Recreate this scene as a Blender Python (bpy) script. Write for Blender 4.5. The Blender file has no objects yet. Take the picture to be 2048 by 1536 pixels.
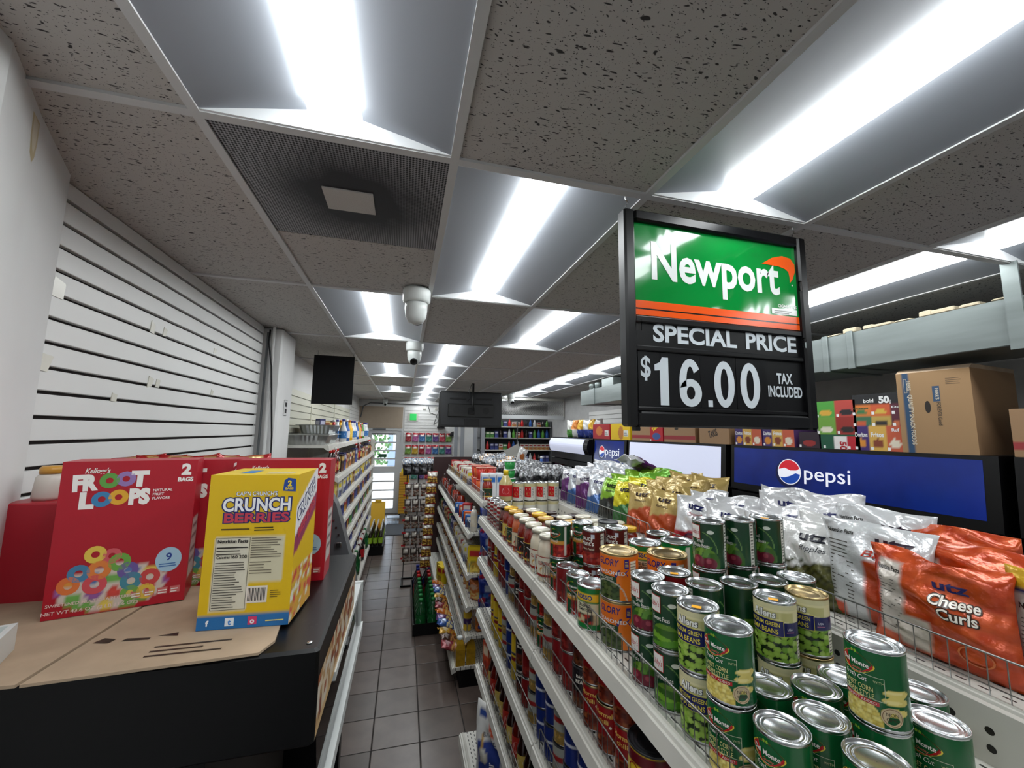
import bpy, math, random
import numpy as np
from mathutils import Matrix, Vector

PI = math.pi
SC = bpy.context.scene
COL = SC.collection

# ------------------------------------------------------------------ camera, world, exposure
YAW, PITCH, ROLL, FPX = .2587, .1191, .0144, 800.0
def _camera():
    f = Vector((math.sin(YAW)*math.cos(PITCH), math.cos(YAW)*math.cos(PITCH), math.sin(PITCH)))
    r = Vector((math.cos(YAW), -math.sin(YAW), 0)); u = r.cross(f)
    r2 = math.cos(ROLL)*r + math.sin(ROLL)*u
    u2 = -math.sin(ROLL)*r + math.cos(ROLL)*u
    cam = bpy.data.cameras.new('camera'); o = bpy.data.objects.new('camera', cam); COL.objects.link(o)
    cam.sensor_width = 36; cam.lens = FPX/2048*36; cam.clip_start = .02; cam.clip_end = 200
    m = Matrix((r2, u2, -f)).transposed().to_4x4(); m.translation = Vector((0, 0, 2.0))
    o.matrix_world = m
    SC.camera = o
_camera()
LAMP = 17.            # troffer lens emission
DAY = 5.5             # sky outside the door
w = bpy.data.worlds.new('daylight'); SC.world = w; w.use_nodes = True
bg = w.node_tree.nodes['Background']
bg.inputs[0].default_value = (.80, .90, 1.0, 1); bg.inputs[1].default_value = DAY
cy_ = SC.cycles; cy_.max_bounces = 5; cy_.diffuse_bounces = 3; cy_.glossy_bounces = 2; cy_.transmission_bounces = 3; cy_.transparent_max_bounces = 8
cy_.caustics_reflective = False; cy_.caustics_refractive = False; cy_.sample_clamp_indirect = 6
vs = SC.view_settings
vs.view_transform = 'Standard'; vs.look = 'None'; vs.exposure = 0.0; vs.gamma = 1.0; vs.use_curve_mapping = False

# ------------------------------------------------------------------ helpers
def lin(v):
    v = np.asarray(v, float)/255.0
    return np.where(v <= .04045, v/12.92, ((v+.055)/1.055)**2.4)
def S(r, g, b): return tuple(float(x) for x in lin((r, g, b)))

MATS = {}
def mat(name, col=(200, 200, 200), rough=.5, metal=0., spec=.5, bump=0., bscale=200., vary=0., vscale=8., emit=0., alpha=1., trans=0., attr=False, coat=0., stretch=None):
    if name in MATS: return MATS[name]
    m = bpy.data.materials.new(name); m.use_nodes = True
    nt = m.node_tree; b = nt.nodes['Principled BSDF']; L = nt.links.new
    b.inputs['Roughness'].default_value = rough; b.inputs['Metallic'].default_value = metal
    b.inputs['Specular IOR Level'].default_value = spec
    b.inputs['Coat Weight'].default_value = coat
    c = (*S(*col), 1)
    b.inputs['Base Color'].default_value = c
    tc = nt.nodes.new('ShaderNodeTexCoord')
    src = tc.outputs['Object']
    if stretch:
        mp = nt.nodes.new('ShaderNodeMapping'); mp.inputs['Scale'].default_value = stretch; L(src, mp.inputs['Vector']); src = mp.outputs[0]
    if attr:
        a = nt.nodes.new('ShaderNodeAttribute'); a.attribute_name = 'Col'; base = a.outputs['Color']
    else:
        rgb = nt.nodes.new('ShaderNodeRGB'); rgb.outputs[0].default_value = c; base = rgb.outputs[0]
    if vary:
        n = nt.nodes.new('ShaderNodeTexNoise'); n.inputs['Scale'].default_value = vscale; n.inputs['Detail'].default_value = 3; L(src, n.inputs['Vector'])
        mr = nt.nodes.new('ShaderNodeMapRange'); mr.inputs[1].default_value = .3; mr.inputs[2].default_value = .7
        mr.inputs[3].default_value = 1-vary; mr.inputs[4].default_value = 1+vary*.4; L(n.outputs[0], mr.inputs[0])
        mx = nt.nodes.new('ShaderNodeVectorMath'); mx.operation = 'SCALE'; L(base, mx.inputs[0]); L(mr.outputs[0], mx.inputs[3]); base = mx.outputs[0]
    L(base, b.inputs['Base Color'])
    if bump:
        n = nt.nodes.new('ShaderNodeTexNoise'); n.inputs['Scale'].default_value = bscale; n.inputs['Detail'].default_value = 3; L(src, n.inputs['Vector'])
        bp = nt.nodes.new('ShaderNodeBump'); bp.inputs['Strength'].default_value = bump; bp.inputs['Distance'].default_value = .004
        L(n.outputs[0], bp.inputs['Height']); L(bp.outputs[0], b.inputs['Normal'])
    if emit:
        L(base, b.inputs['Emission Color']); b.inputs['Emission Strength'].default_value = emit
    if trans:
        b.inputs['Transmission Weight'].default_value = trans
    if alpha < 1: b.inputs['Alpha'].default_value = alpha
    MATS[name] = m
    return m

class MB:
    """collects boxes, prisms, tubes, lathes and prints into one mesh; every face may carry a colour"""
    def __init__(s): s.v = []; s.f = []; s.c = []; s.m = []; s.s = []
    def add(s, vs, fs, col=None, m=0, smooth=False):
        o = len(s.v); s.v.extend(vs)
        for f in fs: s.f.append(tuple(i+o for i in f)); s.c.append(col); s.m.append(m); s.s.append(smooth)
        return s
    def box(s, x0, x1, y0, y1, z0, z1, col=None, m=0, bev=0.):
        if bev:
            b = min(bev, abs(x1-x0)/2.1, abs(y1-y0)/2.1, abs(z1-z0)/2.1)
            vs = []
            for zz, k in ((z0, b), (z0+b, 0), (z1-b, 0), (z1, b)):
                X0, X1, Y0, Y1 = x0+k, x1-k, y0+k, y1-k
                vs += [(X0+b, Y0, zz), (X1-b, Y0, zz), (X1, Y0+b, zz), (X1, Y1-b, zz), (X1-b, Y1, zz), (X0+b, Y1, zz), (X0, Y1-b, zz), (X0, Y0+b, zz)]
            fs = [tuple(range(7, -1, -1)), tuple(range(24, 32))]
            for k in range(3):
                for i in range(8): fs.append((k*8+i, k*8+(i+1) % 8, k*8+8+(i+1) % 8, k*8+8+i))
            return s.add(vs, fs, col, m)
        vs = [(x0, y0, z0), (x1, y0, z0), (x1, y1, z0), (x0, y1, z0), (x0, y0, z1), (x1, y0, z1), (x1, y1, z1), (x0, y1, z1)]
        return s.add(vs, [(3, 2, 1, 0), (4, 5, 6, 7), (0, 1, 5, 4), (1, 2, 6, 5), (2, 3, 7, 6), (3, 0, 4, 7)], col, m)
    def prism_y(s, prof, y0, y1, col=None, m=0):      # profile of (x, z) pushed along y
        n = len(prof); vs = [(x, y0, z) for x, z in prof] + [(x, y1, z) for x, z in prof]
        fs = [tuple(range(n-1, -1, -1)), tuple(range(n, 2*n))] + [(i, (i+1) % n, n+(i+1) % n, n+i) for i in range(n)]
        return s.add(vs, fs, col, m)
    def prism_x(s, prof, x0, x1, col=None, m=0):      # profile of (y, z)
        n = len(prof); vs = [(x0, y, z) for y, z in prof] + [(x1, y, z) for y, z in prof]
        fs = [tuple(range(n-1, -1, -1)), tuple(range(n, 2*n))] + [(i, (i+1) % n, n+(i+1) % n, n+i) for i in range(n)]
        return s.add(vs, fs, col, m)
    def prism_z(s, prof, z0, z1, col=None, m=0):
        n = len(prof); vs = [(x, y, z0) for x, y in prof] + [(x, y, z1) for x, y in prof]
        fs = [tuple(range(n-1, -1, -1)), tuple(range(n, 2*n))] + [(i, (i+1) % n, n+(i+1) % n, n+i) for i in range(n)]
        return s.add(vs, fs, col, m)
    def lathe(s, prof, n=20, cx=0, cy=0, cols=None, m=0, cap=True, smooth=True):   # prof: (r, z) upward; cols: colour per band
        o = []
        for r, z in prof:
            for i in range(n):
                a = 2*PI*i/n; o.append((cx+r*math.cos(a), cy+r*math.sin(a), z))
        base = len(s.v); s.v.extend(o)
        for k in range(len(prof)-1):
            for i in range(n):
                s.f.append((base+k*n+i, base+k*n+(i+1) % n, base+k*n+n+(i+1) % n, base+k*n+n+i))
                s.c.append(cols[k] if cols else None); s.m.append(m); s.s.append(smooth)
        if cap:
            s.f.append(tuple(base+i for i in range(n-1, -1, -1))); s.c.append(cols[0] if cols else None); s.m.append(m); s.s.append(False)
            t = base+(len(prof)-1)*n
            s.f.append(tuple(t+i for i in range(n))); s.c.append(cols[-1] if cols else None); s.m.append(m); s.s.append(False)
        return s
    def tube(s, pts, r, n=6, col=None, m=0):
        pts = [Vector(p) for p in pts]; rings = []
        for i, p in enumerate(pts):
            d = (pts[min(i+1, len(pts)-1)]-pts[max(i-1, 0)]).normalized()
            a = d.cross(Vector((0, 0, 1)))
            if a.length < .1: a = d.cross(Vector((1, 0, 0)))
            a.normalize(); b = d.cross(a)
            rings.append([tuple(p+r*(math.cos(2*PI*k/n)*a+math.sin(2*PI*k/n)*b)) for k in range(n)])
        vs = [q for g in rings for q in g]; fs = []
        for i in range(len(rings)-1):
            for k in range(n): fs.append((i*n+k, i*n+(k+1) % n, i*n+n+(k+1) % n, i*n+n+k))
        fs += [tuple(range(n)), tuple(range(len(vs)-1, len(vs)-n-1, -1))]
        return s.add(vs, fs, col, m, True)
    def mesh(s, name, mats):
        me = bpy.data.meshes.new(name); me.from_pydata(s.v, [], s.f)
        for x in (mats if isinstance(mats, (list, tuple)) else [mats]): me.materials.append(x)
        me.polygons.foreach_set('material_index', s.m); me.polygons.foreach_set('use_smooth', s.s)
        if any(c is not None for c in s.c):
            at = me.color_attributes.new('Col', 'FLOAT_COLOR', 'CORNER'); buf = []
            for f, c in zip(s.f, s.c):
                c = c or (.5, .5, .5); buf.extend((c[0], c[1], c[2], 1.)*len(f))
            at.data.foreach_set('color', buf)
        me.update()
        return me
    def build(s, name, mats, parent=None, loc=None, rotz=0): return put(name, s.mesh(name, mats), parent, loc, rotz)

def put(name, me, parent=None, loc=None, rotz=0.):
    o = bpy.data.objects.new(name, me); COL.objects.link(o)
    if parent is not None: o.parent = parent
    if loc is not None: o.location = loc
    if rotz: o.rotation_euler = (0, 0, rotz)
    return o
def tag(o, label, cat, group=None):
    o['label'] = label; o['category'] = cat
    if group: o['group'] = group
    return o
def thing(name, label, cat, loc=(0, 0, 0), rotz=0., group=None):
    return tag(put(name, None, None, loc, rotz), label, cat, group)
def struct(o, label=None):
    o['kind'] = 'structure'
    if label: o['label'] = label
    return o
def stuff(o): o['kind'] = 'stuff'; return o
ORD = ['first', 'second', 'third', 'fourth', 'fifth', 'sixth', 'seventh', 'eighth', 'ninth', 'tenth', 'eleventh', 'twelfth', 'thirteenth', 'fourteenth', 'fifteenth', 'sixteenth', 'seventeenth', 'eighteenth', 'nineteenth', 'twentieth']
ORD += ['twenty-' + q for q in ORD[:9]] + ['thirtieth'] + ['thirty-' + q for q in ORD[:9]] + ['fortieth'] + ['forty-' + q for q in ORD[:9]]

# ---- print: lettering and flat marks laid on a surface
_TX = {}
def text_geo(t, off=0., shear=0.):
    k = (t, off, shear)
    if k in _TX: return _TX[k]
    cu = bpy.data.curves.new('t', 'FONT'); cu.body = t; cu.size = 1; cu.offset = off; cu.shear = shear; cu.resolution_u = 3; cu.fill_mode = 'FRONT'
    o = bpy.data.objects.new('t', cu); me = o.to_mesh()
    v = np.zeros(len(me.vertices)*3); me.vertices.foreach_get('co', v); v = v.reshape(-1, 3)[:, :2]
    me.calc_loop_triangles(); tr = np.zeros(len(me.loop_triangles)*3, int); me.loop_triangles.foreach_get('vertices', tr)
    o.to_mesh_clear(); bpy.data.objects.remove(o); bpy.data.curves.remove(cu)
    if len(v) == 0: v = np.zeros((1, 2)); tr = np.zeros(0, int)
    _TX[k] = (v, tr.reshape(-1, 3)); return _TX[k]

class Print:
    """flat marks in metres (x to the side, z up); lay(fn) sets them on a surface"""
    def __init__(s): s.items = []
    def poly(s, pts, col, lay=1): s.items.append((np.array(pts, float), [tuple(range(len(pts)))], S(*col), lay)); return s
    def rect(s, x0, x1, z0, z1, col, lay=1, step=None):
        n = max(1, int(math.ceil((x1-x0)/step))) if step else 1
        xs = np.linspace(x0, x1, n+1)
        v = [(x, z0) for x in xs]+[(x, z1) for x in xs]
        s.items.append((np.array(v), [(i, i+1, n+2+i, n+1+i) for i in range(n)], S(*col), lay)); return s
    def frame(s, x0, x1, z0, z1, t, col, lay=1, step=None):
        s.rect(x0, x1, z0, z0+t, col, lay, step); s.rect(x0, x1, z1-t, z1, col, lay, step); s.rect(x0, x0+t, z0, z1, col, lay, step); s.rect(x1-t, x1, z0, z1, col, lay, step); return s
    def ell(s, cx, cz, rx, rz, col, lay=1, n=20, a0=0., a1=2*PI):
        pts = [(cx+rx*math.cos(a0+(a1-a0)*i/n), cz+rz*math.sin(a0+(a1-a0)*i/n)) for i in range(n+(a1-a0 < 6.2))]
        return s.poly(pts, col, lay)
    def ring(s, cx, cz, r0, r1, col, lay=1, n=18, a0=0., a1=2*PI, k=1.):
        v = []; 
        for i in range(n+1):
            a = a0+(a1-a0)*i/n; v += [(cx+r0*math.cos(a), cz+k*r0*math.sin(a)), (cx+r1*math.cos(a), cz+k*r1*math.sin(a))]
        s.items.append((np.array(v), [(2*i, 2*i+1, 2*i+3, 2*i+2) for i in range(n)], S(*col), lay)); return s
    def ering(s, cx, cz, rx0, rz0, rx1, rz1, col, lay=2, a0=0., a1=2*PI, n=32):
        v = []
        for i in range(n+1):
            a = a0+(a1-a0)*i/n; c, q = math.cos(a), math.sin(a); v += [(cx+rx0*c, cz+rz0*q), (cx+rx1*c, cz+rz1*q)]
        s.items.append((np.array(v), [(2*i, 2*i+1, 2*i+3, 2*i+2) for i in range(n)], S(*col), lay)); return s
    def text(s, t, x, z, h, col, lay=2, w=None, align='c', bold=.0, shear=0., rot=0., sx=1.):
        """h: height of a capital; w: forced width"""
        v, tr = text_geo(t, bold, shear)
        v = v.copy(); x0, x1 = v[:, 0].min(), v[:, 0].max()
        k = h/.70
        kx = (w/max(x1-x0, 1e-6)) if w else k*sx
        v[:, 0] = (v[:, 0]-{'c': (x0+x1)/2, 'l': x0, 'r': x1}[align])*kx; v[:, 1] *= k
        if rot:
            c, q = math.cos(rot), math.sin(rot); v = np.stack([v[:, 0]*c-v[:, 1]*q, v[:, 0]*q+v[:, 1]*c], 1)
        v += (x, z)
        s.items.append((v, [tuple(int(i) for i in q) for q in tr], S(*col), lay)); return s
    def lines(s, x0, x1, z0, z1, n, col, lay=2, seed=0, fill=.45):
        r = random.Random(seed); dz = (z1-z0)/n
        for i in range(n): s.rect(x0, x0+(x1-x0)*r.uniform(.6, 1), z0+i*dz, z0+(i+fill)*dz, col, lay)
        return s
    def lay(s, fn, name='lettering', material=None, parent=None, eps=.00035):
        m = MB()
        for v, fs, c, lay in s.items:
            p = fn(v[:, 0], v[:, 1], eps*lay)
            m.add([tuple(q) for q in np.stack(p, 1)], fs, c)
        return m.mesh(name, material or M['print'])
def flat(y=0., x0=0., z0=0.):
    return lambda x, z, e: (x+x0, np.full_like(x, y)-e, z+z0)
def side(xp, flip=1):          # on a face looking along +x (flip 1) : print x runs along +y
    return lambda x, z, e: (np.full_like(x, xp)+e*flip, x*flip, z)
def topface(zp): return lambda x, z, e: (x, z, np.full_like(x, zp)+e)
def onto_can(r): return lambda x, z, e: ((r+e)*np.sin(x/r), -(r+e)*np.cos(x/r), z)

class Cv:
    """colours for a sheet of print sampled at points (X, Z) in metres"""
    def __init__(s, X, Z, base): s.X, s.Z = X, Z; s.c = np.tile(lin(base), (len(X), 1))
    def put(s, mask, col): s.c[mask] = lin(col); return s
    def rect(s, x0, x1, z0, z1, col): return s.put((s.X >= x0) & (s.X <= x1) & (s.Z >= z0) & (s.Z <= z1), col)
    def ell(s, cx, cz, rx, rz, col): return s.put(((s.X-cx)/rx)**2+((s.Z-cz)/rz)**2 < 1, col)
    def fade(s, z0, z1, col):      # printed gradient from none at z0 to full at z1
        k = np.clip((s.Z-z0)/(z1-z0), 0, 1)[:, None]; s.c = s.c*(1-k)+lin(col)*k; return s
    def blobs(s, mask, pitch, cols, seed=0, dark=(20, 50, 15), edge=.62):
        rng = np.random.RandomState(seed)
        gx, gz = s.X/pitch, s.Z/pitch; best = np.full(len(gx), 9.); idx = np.zeros(len(gx), int)
        for di in (-1, 0, 1):
            for dj in (-1, 0, 1):
                ci, cj = np.floor(gx)+di, np.floor(gz)+dj
                h = np.sin(ci*127.1+cj*311.7+seed)*43758.5; h1 = h-np.floor(h); h2 = (h*7.13) % 1
                d = np.hypot(gx-ci-.2-.6*h1, (gz-cj-.2-.6*h2)*1.25); b = d < best; best[b] = d[b]; idx[b] = ((h1*97) % len(cols)).astype(int)[b]
        pal = lin(cols); out = pal[idx]*np.clip(1.15-best*.5, .5, 1.1)[:, None]; out[best > edge] = lin(dark)
        s.c[mask] = out[mask]; return s
def col_attr(me, c):
    at = me.color_attributes.new('Col', 'FLOAT_COLOR', 'POINT')
    a = np.ones((len(c), 4)); a[:, :3] = c; at.data.foreach_set('color', a.ravel())
def mesh_np(name, v, f, mats, c=None, smooth=True, mi=None):
    me = bpy.data.meshes.new(name); me.from_pydata([tuple(p) for p in v], [], [tuple(int(i) for i in q) for q in f])
    for x in (mats if isinstance(mats, (list, tuple)) else [mats]): me.materials.append(x)
    if smooth: me.polygons.foreach_set('use_smooth', [True]*len(me.polygons))
    if mi is not None: me.polygons.foreach_set('material_index', mi)
    if c is not None: col_attr(me, c)
    me.update(); return me

M = {}
M['print'] = mat('printed_paper', attr=True, rough=.42)
M['print_gloss'] = mat('printed_gloss', attr=True, rough=.22)
M['foil'] = mat('printed_foil', attr=True, rough=.24, metal=.25, spec=.8, bump=.8, bscale=38)
M['plastic'] = mat('coloured_plastic', attr=True, rough=.3)
M['glassy'] = mat('jar_glass_contents', attr=True, rough=.08, spec=.7, coat=.6)
M['tin'] = mat('tin_lid', (205, 208, 210), rough=.24, metal=1.)
M['gold_tin'] = mat('gold_tin_lid', (196, 172, 122), rough=.28, metal=1.)
M['dark_tin'] = mat('dark_plastic_lid', (44, 46, 50), rough=.35)
M['wire'] = mat('zinc_wire', (150, 150, 148), rough=.3, metal=1.)
M['enamel'] = mat('white_enamel_steel', (206, 204, 196), rough=.38, vary=.12, vscale=6)
M['blackm'] = mat('black_powder_coat', (8, 8, 10), rough=.34, spec=.3, vary=.2, vscale=10)
M['blackp'] = mat('black_plastic', (7, 7, 9), rough=.38, spec=.3)
M['white'] = mat('white_paint', (206, 206, 206), rough=.55, vary=.1, vscale=3)
M['wallp'] = mat('wall_paint', (226, 226, 225), rough=.6, vary=.08, vscale=2.2)
M['slat'] = mat('white_slat_laminate', (230, 230, 228), rough=.4, vary=.05, vscale=2)
M['groove'] = mat('dark_groove', (36, 26, 24), rough=.8)
M['card'] = mat('brown_cardboard', (180, 157, 132), rough=.85, vary=.12, vscale=14)
M['grey'] = mat('grey_plastic', (92, 95, 98), rough=.42)
M['duct'] = mat('galvanised_steel', (128, 136, 135), rough=.45, metal=.5, vary=.2, vscale=5, stretch=(1, .35, 3))
M['dark'] = mat('dark_interior', (9, 9, 11), rough=.7)
M['chrome'] = mat('bright_metal', (200, 200, 200), rough=.25, metal=1.)
M['alu'] = mat('white_aluminium', (208, 212, 210), rough=.35)

# ------------------------------------------------------------------ surfaces of the setting
def floor_mat():
    m = mat('quarry_tile', (90, 78, 72), rough=.30, vary=.25, vscale=7)
    nt = m.node_tree; b = nt.nodes['Principled BSDF']; L = nt.links.new
    oi = nt.nodes.new('ShaderNodeObjectInfo'); mr = nt.nodes.new('ShaderNodeMapRange'); mr.inputs[3].default_value = .8; mr.inputs[4].default_value = 1.2
    L(oi.outputs['Random'], mr.inputs[0])
    src = b.inputs['Base Color'].links[0].from_socket
    mx = nt.nodes.new('ShaderNodeVectorMath'); mx.operation = 'SCALE'; L(src, mx.inputs[0]); L(mr.outputs[0], mx.inputs[3]); L(mx.outputs[0], b.inputs['Base Color'])
    return m
def ceil_mat():
    m = mat('fissured_ceiling_tile', (188, 184, 180), rough=.9)
    nt = m.node_tree; b = nt.nodes['Principled BSDF']; L = nt.links.new
    tc = nt.nodes.new('ShaderNodeTexCoord')
    def pits(scale, sc, th, w):
        mp = nt.nodes.new('ShaderNodeMapping'); mp.inputs['Scale'].default_value = sc; L(tc.outputs['Object'], mp.inputs[0])
        wn = nt.nodes.new('ShaderNodeTexNoise'); wn.inputs['Scale'].default_value = 30; L(mp.outputs[0], wn.inputs['Vector'])
        ad = nt.nodes.new('ShaderNodeMixRGB'); ad.inputs[0].default_value = .035; L(mp.outputs[0], ad.inputs[1]); L(wn.outputs['Color'], ad.inputs[2])
        vo = nt.nodes.new('ShaderNodeTexVoronoi'); vo.inputs['Scale'].default_value = scale; L(ad.outputs[0], vo.inputs['Vector'])
        n2 = nt.nodes.new('ShaderNodeTexNoise'); n2.inputs['Scale'].default_value = scale*.6; L(mp.outputs[0], n2.inputs['Vector'])
        sub = nt.nodes.new('ShaderNodeMath'); sub.operation = 'MULTIPLY_ADD'; sub.inputs[1].default_value = w; L(n2.outputs[0], sub.inputs[0]); L(vo.outputs['Distance'], sub.inputs[2])
        mr = nt.nodes.new('ShaderNodeMapRange'); mr.inputs[1].default_value = th; mr.inputs[2].default_value = th+.09; L(sub.outputs[0], mr.inputs[0]); return mr.outputs[0]
    a = pits(120, (.36, 1, 1), .41, .5); c = pits(210, (.7, 1, 1), .37, .5)
    mn = nt.nodes.new('ShaderNodeMath'); mn.operation = 'MINIMUM'; L(a, mn.inputs[0]); L(c, mn.inputs[1])
    mx = nt.nodes.new('ShaderNodeMixRGB'); mx.inputs[1].default_value = (*S(58, 55, 56), 1); mx.inputs[2].default_value = (*S(188, 184, 180), 1); L(mn.outputs[0], mx.inputs[0])
    L(mx.outputs[0], b.inputs['Base Color'])
    return m
def vent_mat():
    m = mat('perforated_return_grille', (150, 150, 155), rough=.5)
    nt = m.node_tree; b = nt.nodes['Principled BSDF']; L = nt.links.new
    tc = nt.nodes.new('ShaderNodeTexCoord'); sx = nt.nodes.new('ShaderNodeSeparateXYZ'); L(tc.outputs['Object'], sx.inputs[0])
    def mth(op, a, bb):
        n = nt.nodes.new('ShaderNodeMath'); n.operation = op
        for i, v in ((0, a), (1, bb)):
            if v is None: continue
            if isinstance(v, (int, float)): n.inputs[i].default_value = v
            else: L(v, n.inputs[i])
        return n.outputs[0]
    k = 2*PI/.0125
    u = mth('SINE', mth('MULTIPLY', mth('ADD', sx.outputs[0], sx.outputs[1]), k*.72), None)
    v = mth('SINE', mth('MULTIPLY', mth('SUBTRACT', sx.outputs[0], sx.outputs[1]), k*.72), None)
    hole = mth('GREATER_THAN', mth('MULTIPLY', u, v), .05)
    # soot drawn round the blank plate in the middle of the grille
    dx = mth('DIVIDE', mth('SUBTRACT', sx.outputs[0], .02), .26); dy = mth('DIVIDE', sx.outputs[1], .24)
    d = mth('SQRT', mth('ADD', mth('MULTIPLY', dx, dx), mth('MULTIPLY', dy, dy)), None)
    n = nt.nodes.new('ShaderNodeTexNoise'); n.inputs['Scale'].default_value = 9; L(tc.outputs['Object'], n.inputs['Vector'])
    d2 = mth('ADD', d, mth('MULTIPLY', mth('SUBTRACT', n.outputs[0], .5), .5))
    mr = nt.nodes.new('ShaderNodeMapRange'); mr.inputs[1].default_value = .55; mr.inputs[2].default_value = 1.15; L(d2, mr.inputs[0])
    soot = nt.nodes.new('ShaderNodeMixRGB'); soot.inputs[1].default_value = (*S(24, 25, 33), 1); soot.inputs[2].default_value = (*S(150, 150, 154), 1); L(mr.outputs[0], soot.inputs[0])
    mx = nt.nodes.new('ShaderNodeMixRGB'); L(hole, mx.inputs[0]); L(soot.outputs[0], mx.inputs[1]); mx.inputs[2].default_value = (*S(22, 23, 30), 1)
    L(mx.outputs[0], b.inputs['Base Color']); return m
def lens_mat(name, k):
    m = bpy.data.materials.new(name); m.use_nodes = True; nt = m.node_tree; nt.nodes.clear()
    e = nt.nodes.new('ShaderNodeEmission'); e.inputs[0].default_value = (.95, .99, 1.0, 1); e.inputs[1].default_value = k
    o = nt.nodes.new('ShaderNodeOutputMaterial'); nt.links.new(e.outputs[0], o.inputs[0]); return m
def pane_mat(name, tint=(1, 1, 1), fac=.08):
    m = bpy.data.materials.new(name); m.use_nodes = True; nt = m.node_tree; nt.nodes.clear(); L = nt.links.new
    t = nt.nodes.new('ShaderNodeBsdfTransparent'); t.inputs[0].default_value = (*tint, 1)
    g = nt.nodes.new('ShaderNodeBsdfGlossy'); g.inputs['Roughness'].default_value = .03
    fr = nt.nodes.new('ShaderNodeFresnel'); fr.inputs[0].default_value = 1.35
    mx = nt.nodes.new('ShaderNodeMixShader'); L(fr.outputs[0], mx.inputs[0]); L(t.outputs[0], mx.inputs[1]); L(g.outputs[0], mx.inputs[2])
    o = nt.nodes.new('ShaderNodeOutputMaterial'); L(mx.outputs[0], o.inputs[0]); return m
M['tile'] = floor_mat(); M['ctile'] = ceil_mat(); M['vent'] = vent_mat()
M['lens'] = lens_mat('lit_prismatic_lens', LAMP)
M['pane'] = pane_mat('clear_glass'); M['pane_dark'] = pane_mat('tinted_glass', (.35, .38, .4))
M['grout'] = mat('grout', (40, 36, 34), rough=.8, vary=.3, vscale=4)
M['tee'] = mat('ceiling_tee', (205, 205, 205), rough=.5)
M['troffer'] = mat('troffer_reflector', (150, 155, 163), rough=.4)
M['endplate'] = mat('troffer_end_plate', (228, 230, 232), rough=.4)
def slot_mat():
    m = mat('slotted_shelf_deck', (205, 203, 195), rough=.4)
    nt = m.node_tree; b = nt.nodes['Principled BSDF']; L = nt.links.new
    tc = nt.nodes.new('ShaderNodeTexCoord'); mp = nt.nodes.new('ShaderNodeMapping'); mp.inputs['Rotation'].default_value = (0, 0, PI/2); L(tc.outputs['Object'], mp.inputs[0])
    br = nt.nodes.new('ShaderNodeTexBrick'); br.inputs['Scale'].default_value = 1; br.inputs['Brick Width'].default_value = .032; br.inputs['Row Height'].default_value = .02
    br.inputs['Mortar Size'].default_value = .0075; br.inputs['Mortar Smooth'].default_value = 0; L(mp.outputs[0], br.inputs['Vector'])
    br.inputs['Color1'].default_value = (*S(28, 28, 28), 1); br.inputs['Color2'].default_value = (*S(28, 28, 28), 1); br.inputs['Mortar'].default_value = (*S(205, 203, 195), 1)
    L(br.outputs[0], b.inputs['Base Color']); return m
M['deck'] = slot_mat()

# ------------------------------------------------------------------ floor
FT = .298
fl = struct(MB().box(-1.4, 3.5, -2.6, 10.5, -.06, -.0025).build('floor', M['grout']), 'dark brown quarry tile floor with pale grout')
a, b_, t = FT/2-.0035, FT/2-.0055, .0
tv = [(-a, -a, -.006), (a, -a, -.006), (a, a, -.006), (-a, a, -.006), (-a, -a, -.0012), (a, -a, -.0012), (a, a, -.0012), (-a, a, -.0012), (-b_, -b_, 0), (b_, -b_, 0), (b_, b_, 0), (-b_, b_, 0)]
tme = MB().add(tv, [(8, 9, 10, 11)]+[(i, (i+1) % 4, 4+(i+1) % 4, 4+i) for i in range(4)]+[(4+i, 4+(i+1) % 4, 8+(i+1) % 4, 8+i) for i in range(4)]).mesh('tile', M['tile'])
for i in range(-3, 3):
    for j in range(-12, 24):
        put('tile', tme, fl, (-.115+FT*(i+.5), 3.19+FT*(j+.5), 0))
rest = MB()
for i in range(3, 12):
    for j in range(-12, 24):
        cx, cy = -.115+FT*(i+.5), 3.19+FT*(j+.5); rest.add([(cx+x, cy+y, z) for x, y, z in tv], [(8, 9, 10, 11)]+[(4+q, 4+(q+1) % 4, 8+(q+1) % 4, 8+q) for q in range(4)])
stuff(rest.build('far_tile', M['tile'], fl))

# ------------------------------------------------------------------ ceiling: tees, tiles, return grille, troffers
CZ = 2.74
GX = [-1.12, -.51, .10, .70, 1.33, 1.95, 2.56, 3.3]
GY = [-2.53, -1.34, -.155, 1.03, 2.2, 3.39, 4.58, 5.77, 6.96, 8.15, 9.34, 10.45]
ce = struct(MB().box(-1.4, 3.5, -2.6, 10.5, 2.97, 3.05).build('ceiling', M['dark']), 'suspended ceiling of fissured tiles in a white metal grid')
LIGHTS = {(1, 2), (1, 4), (1, 6), (1, 8), (2, 3), (2, 5), (2, 6), (2, 7), (2, 8), (2, 9), (3, 2), (3, 4), (5, 2), (5, 3), (5, 5), (5, 6), (5, 7), (5, 8), (3, 0), (1, 0), (5, 0), (2, 10), (5, 9), (5, 10)}
for x in GX[1:-1]: MB().box(x-.012, x+.012, GY[0], GY[-1], CZ-.004, CZ+.012).build('tee', M['tee'], ce)
for y in GY[1:-1]:
    for i in range(len(GX)-1): MB().box(GX[i]+.012, GX[i+1]-.012, y-.012, y+.012, CZ-.004, CZ+.012).build('tee', M['tee'], ce)
def ctile(x0, x1, y0, y1):
    MB().box(-(x1-x0)/2+.004, (x1-x0)/2-.004, -(y1-y0)/2+.004, (y1-y0)/2-.004, 0, .016).build('tile', M['ctile'], ce, ((x0+x1)/2, (y0+y1)/2, CZ+.004))
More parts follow.
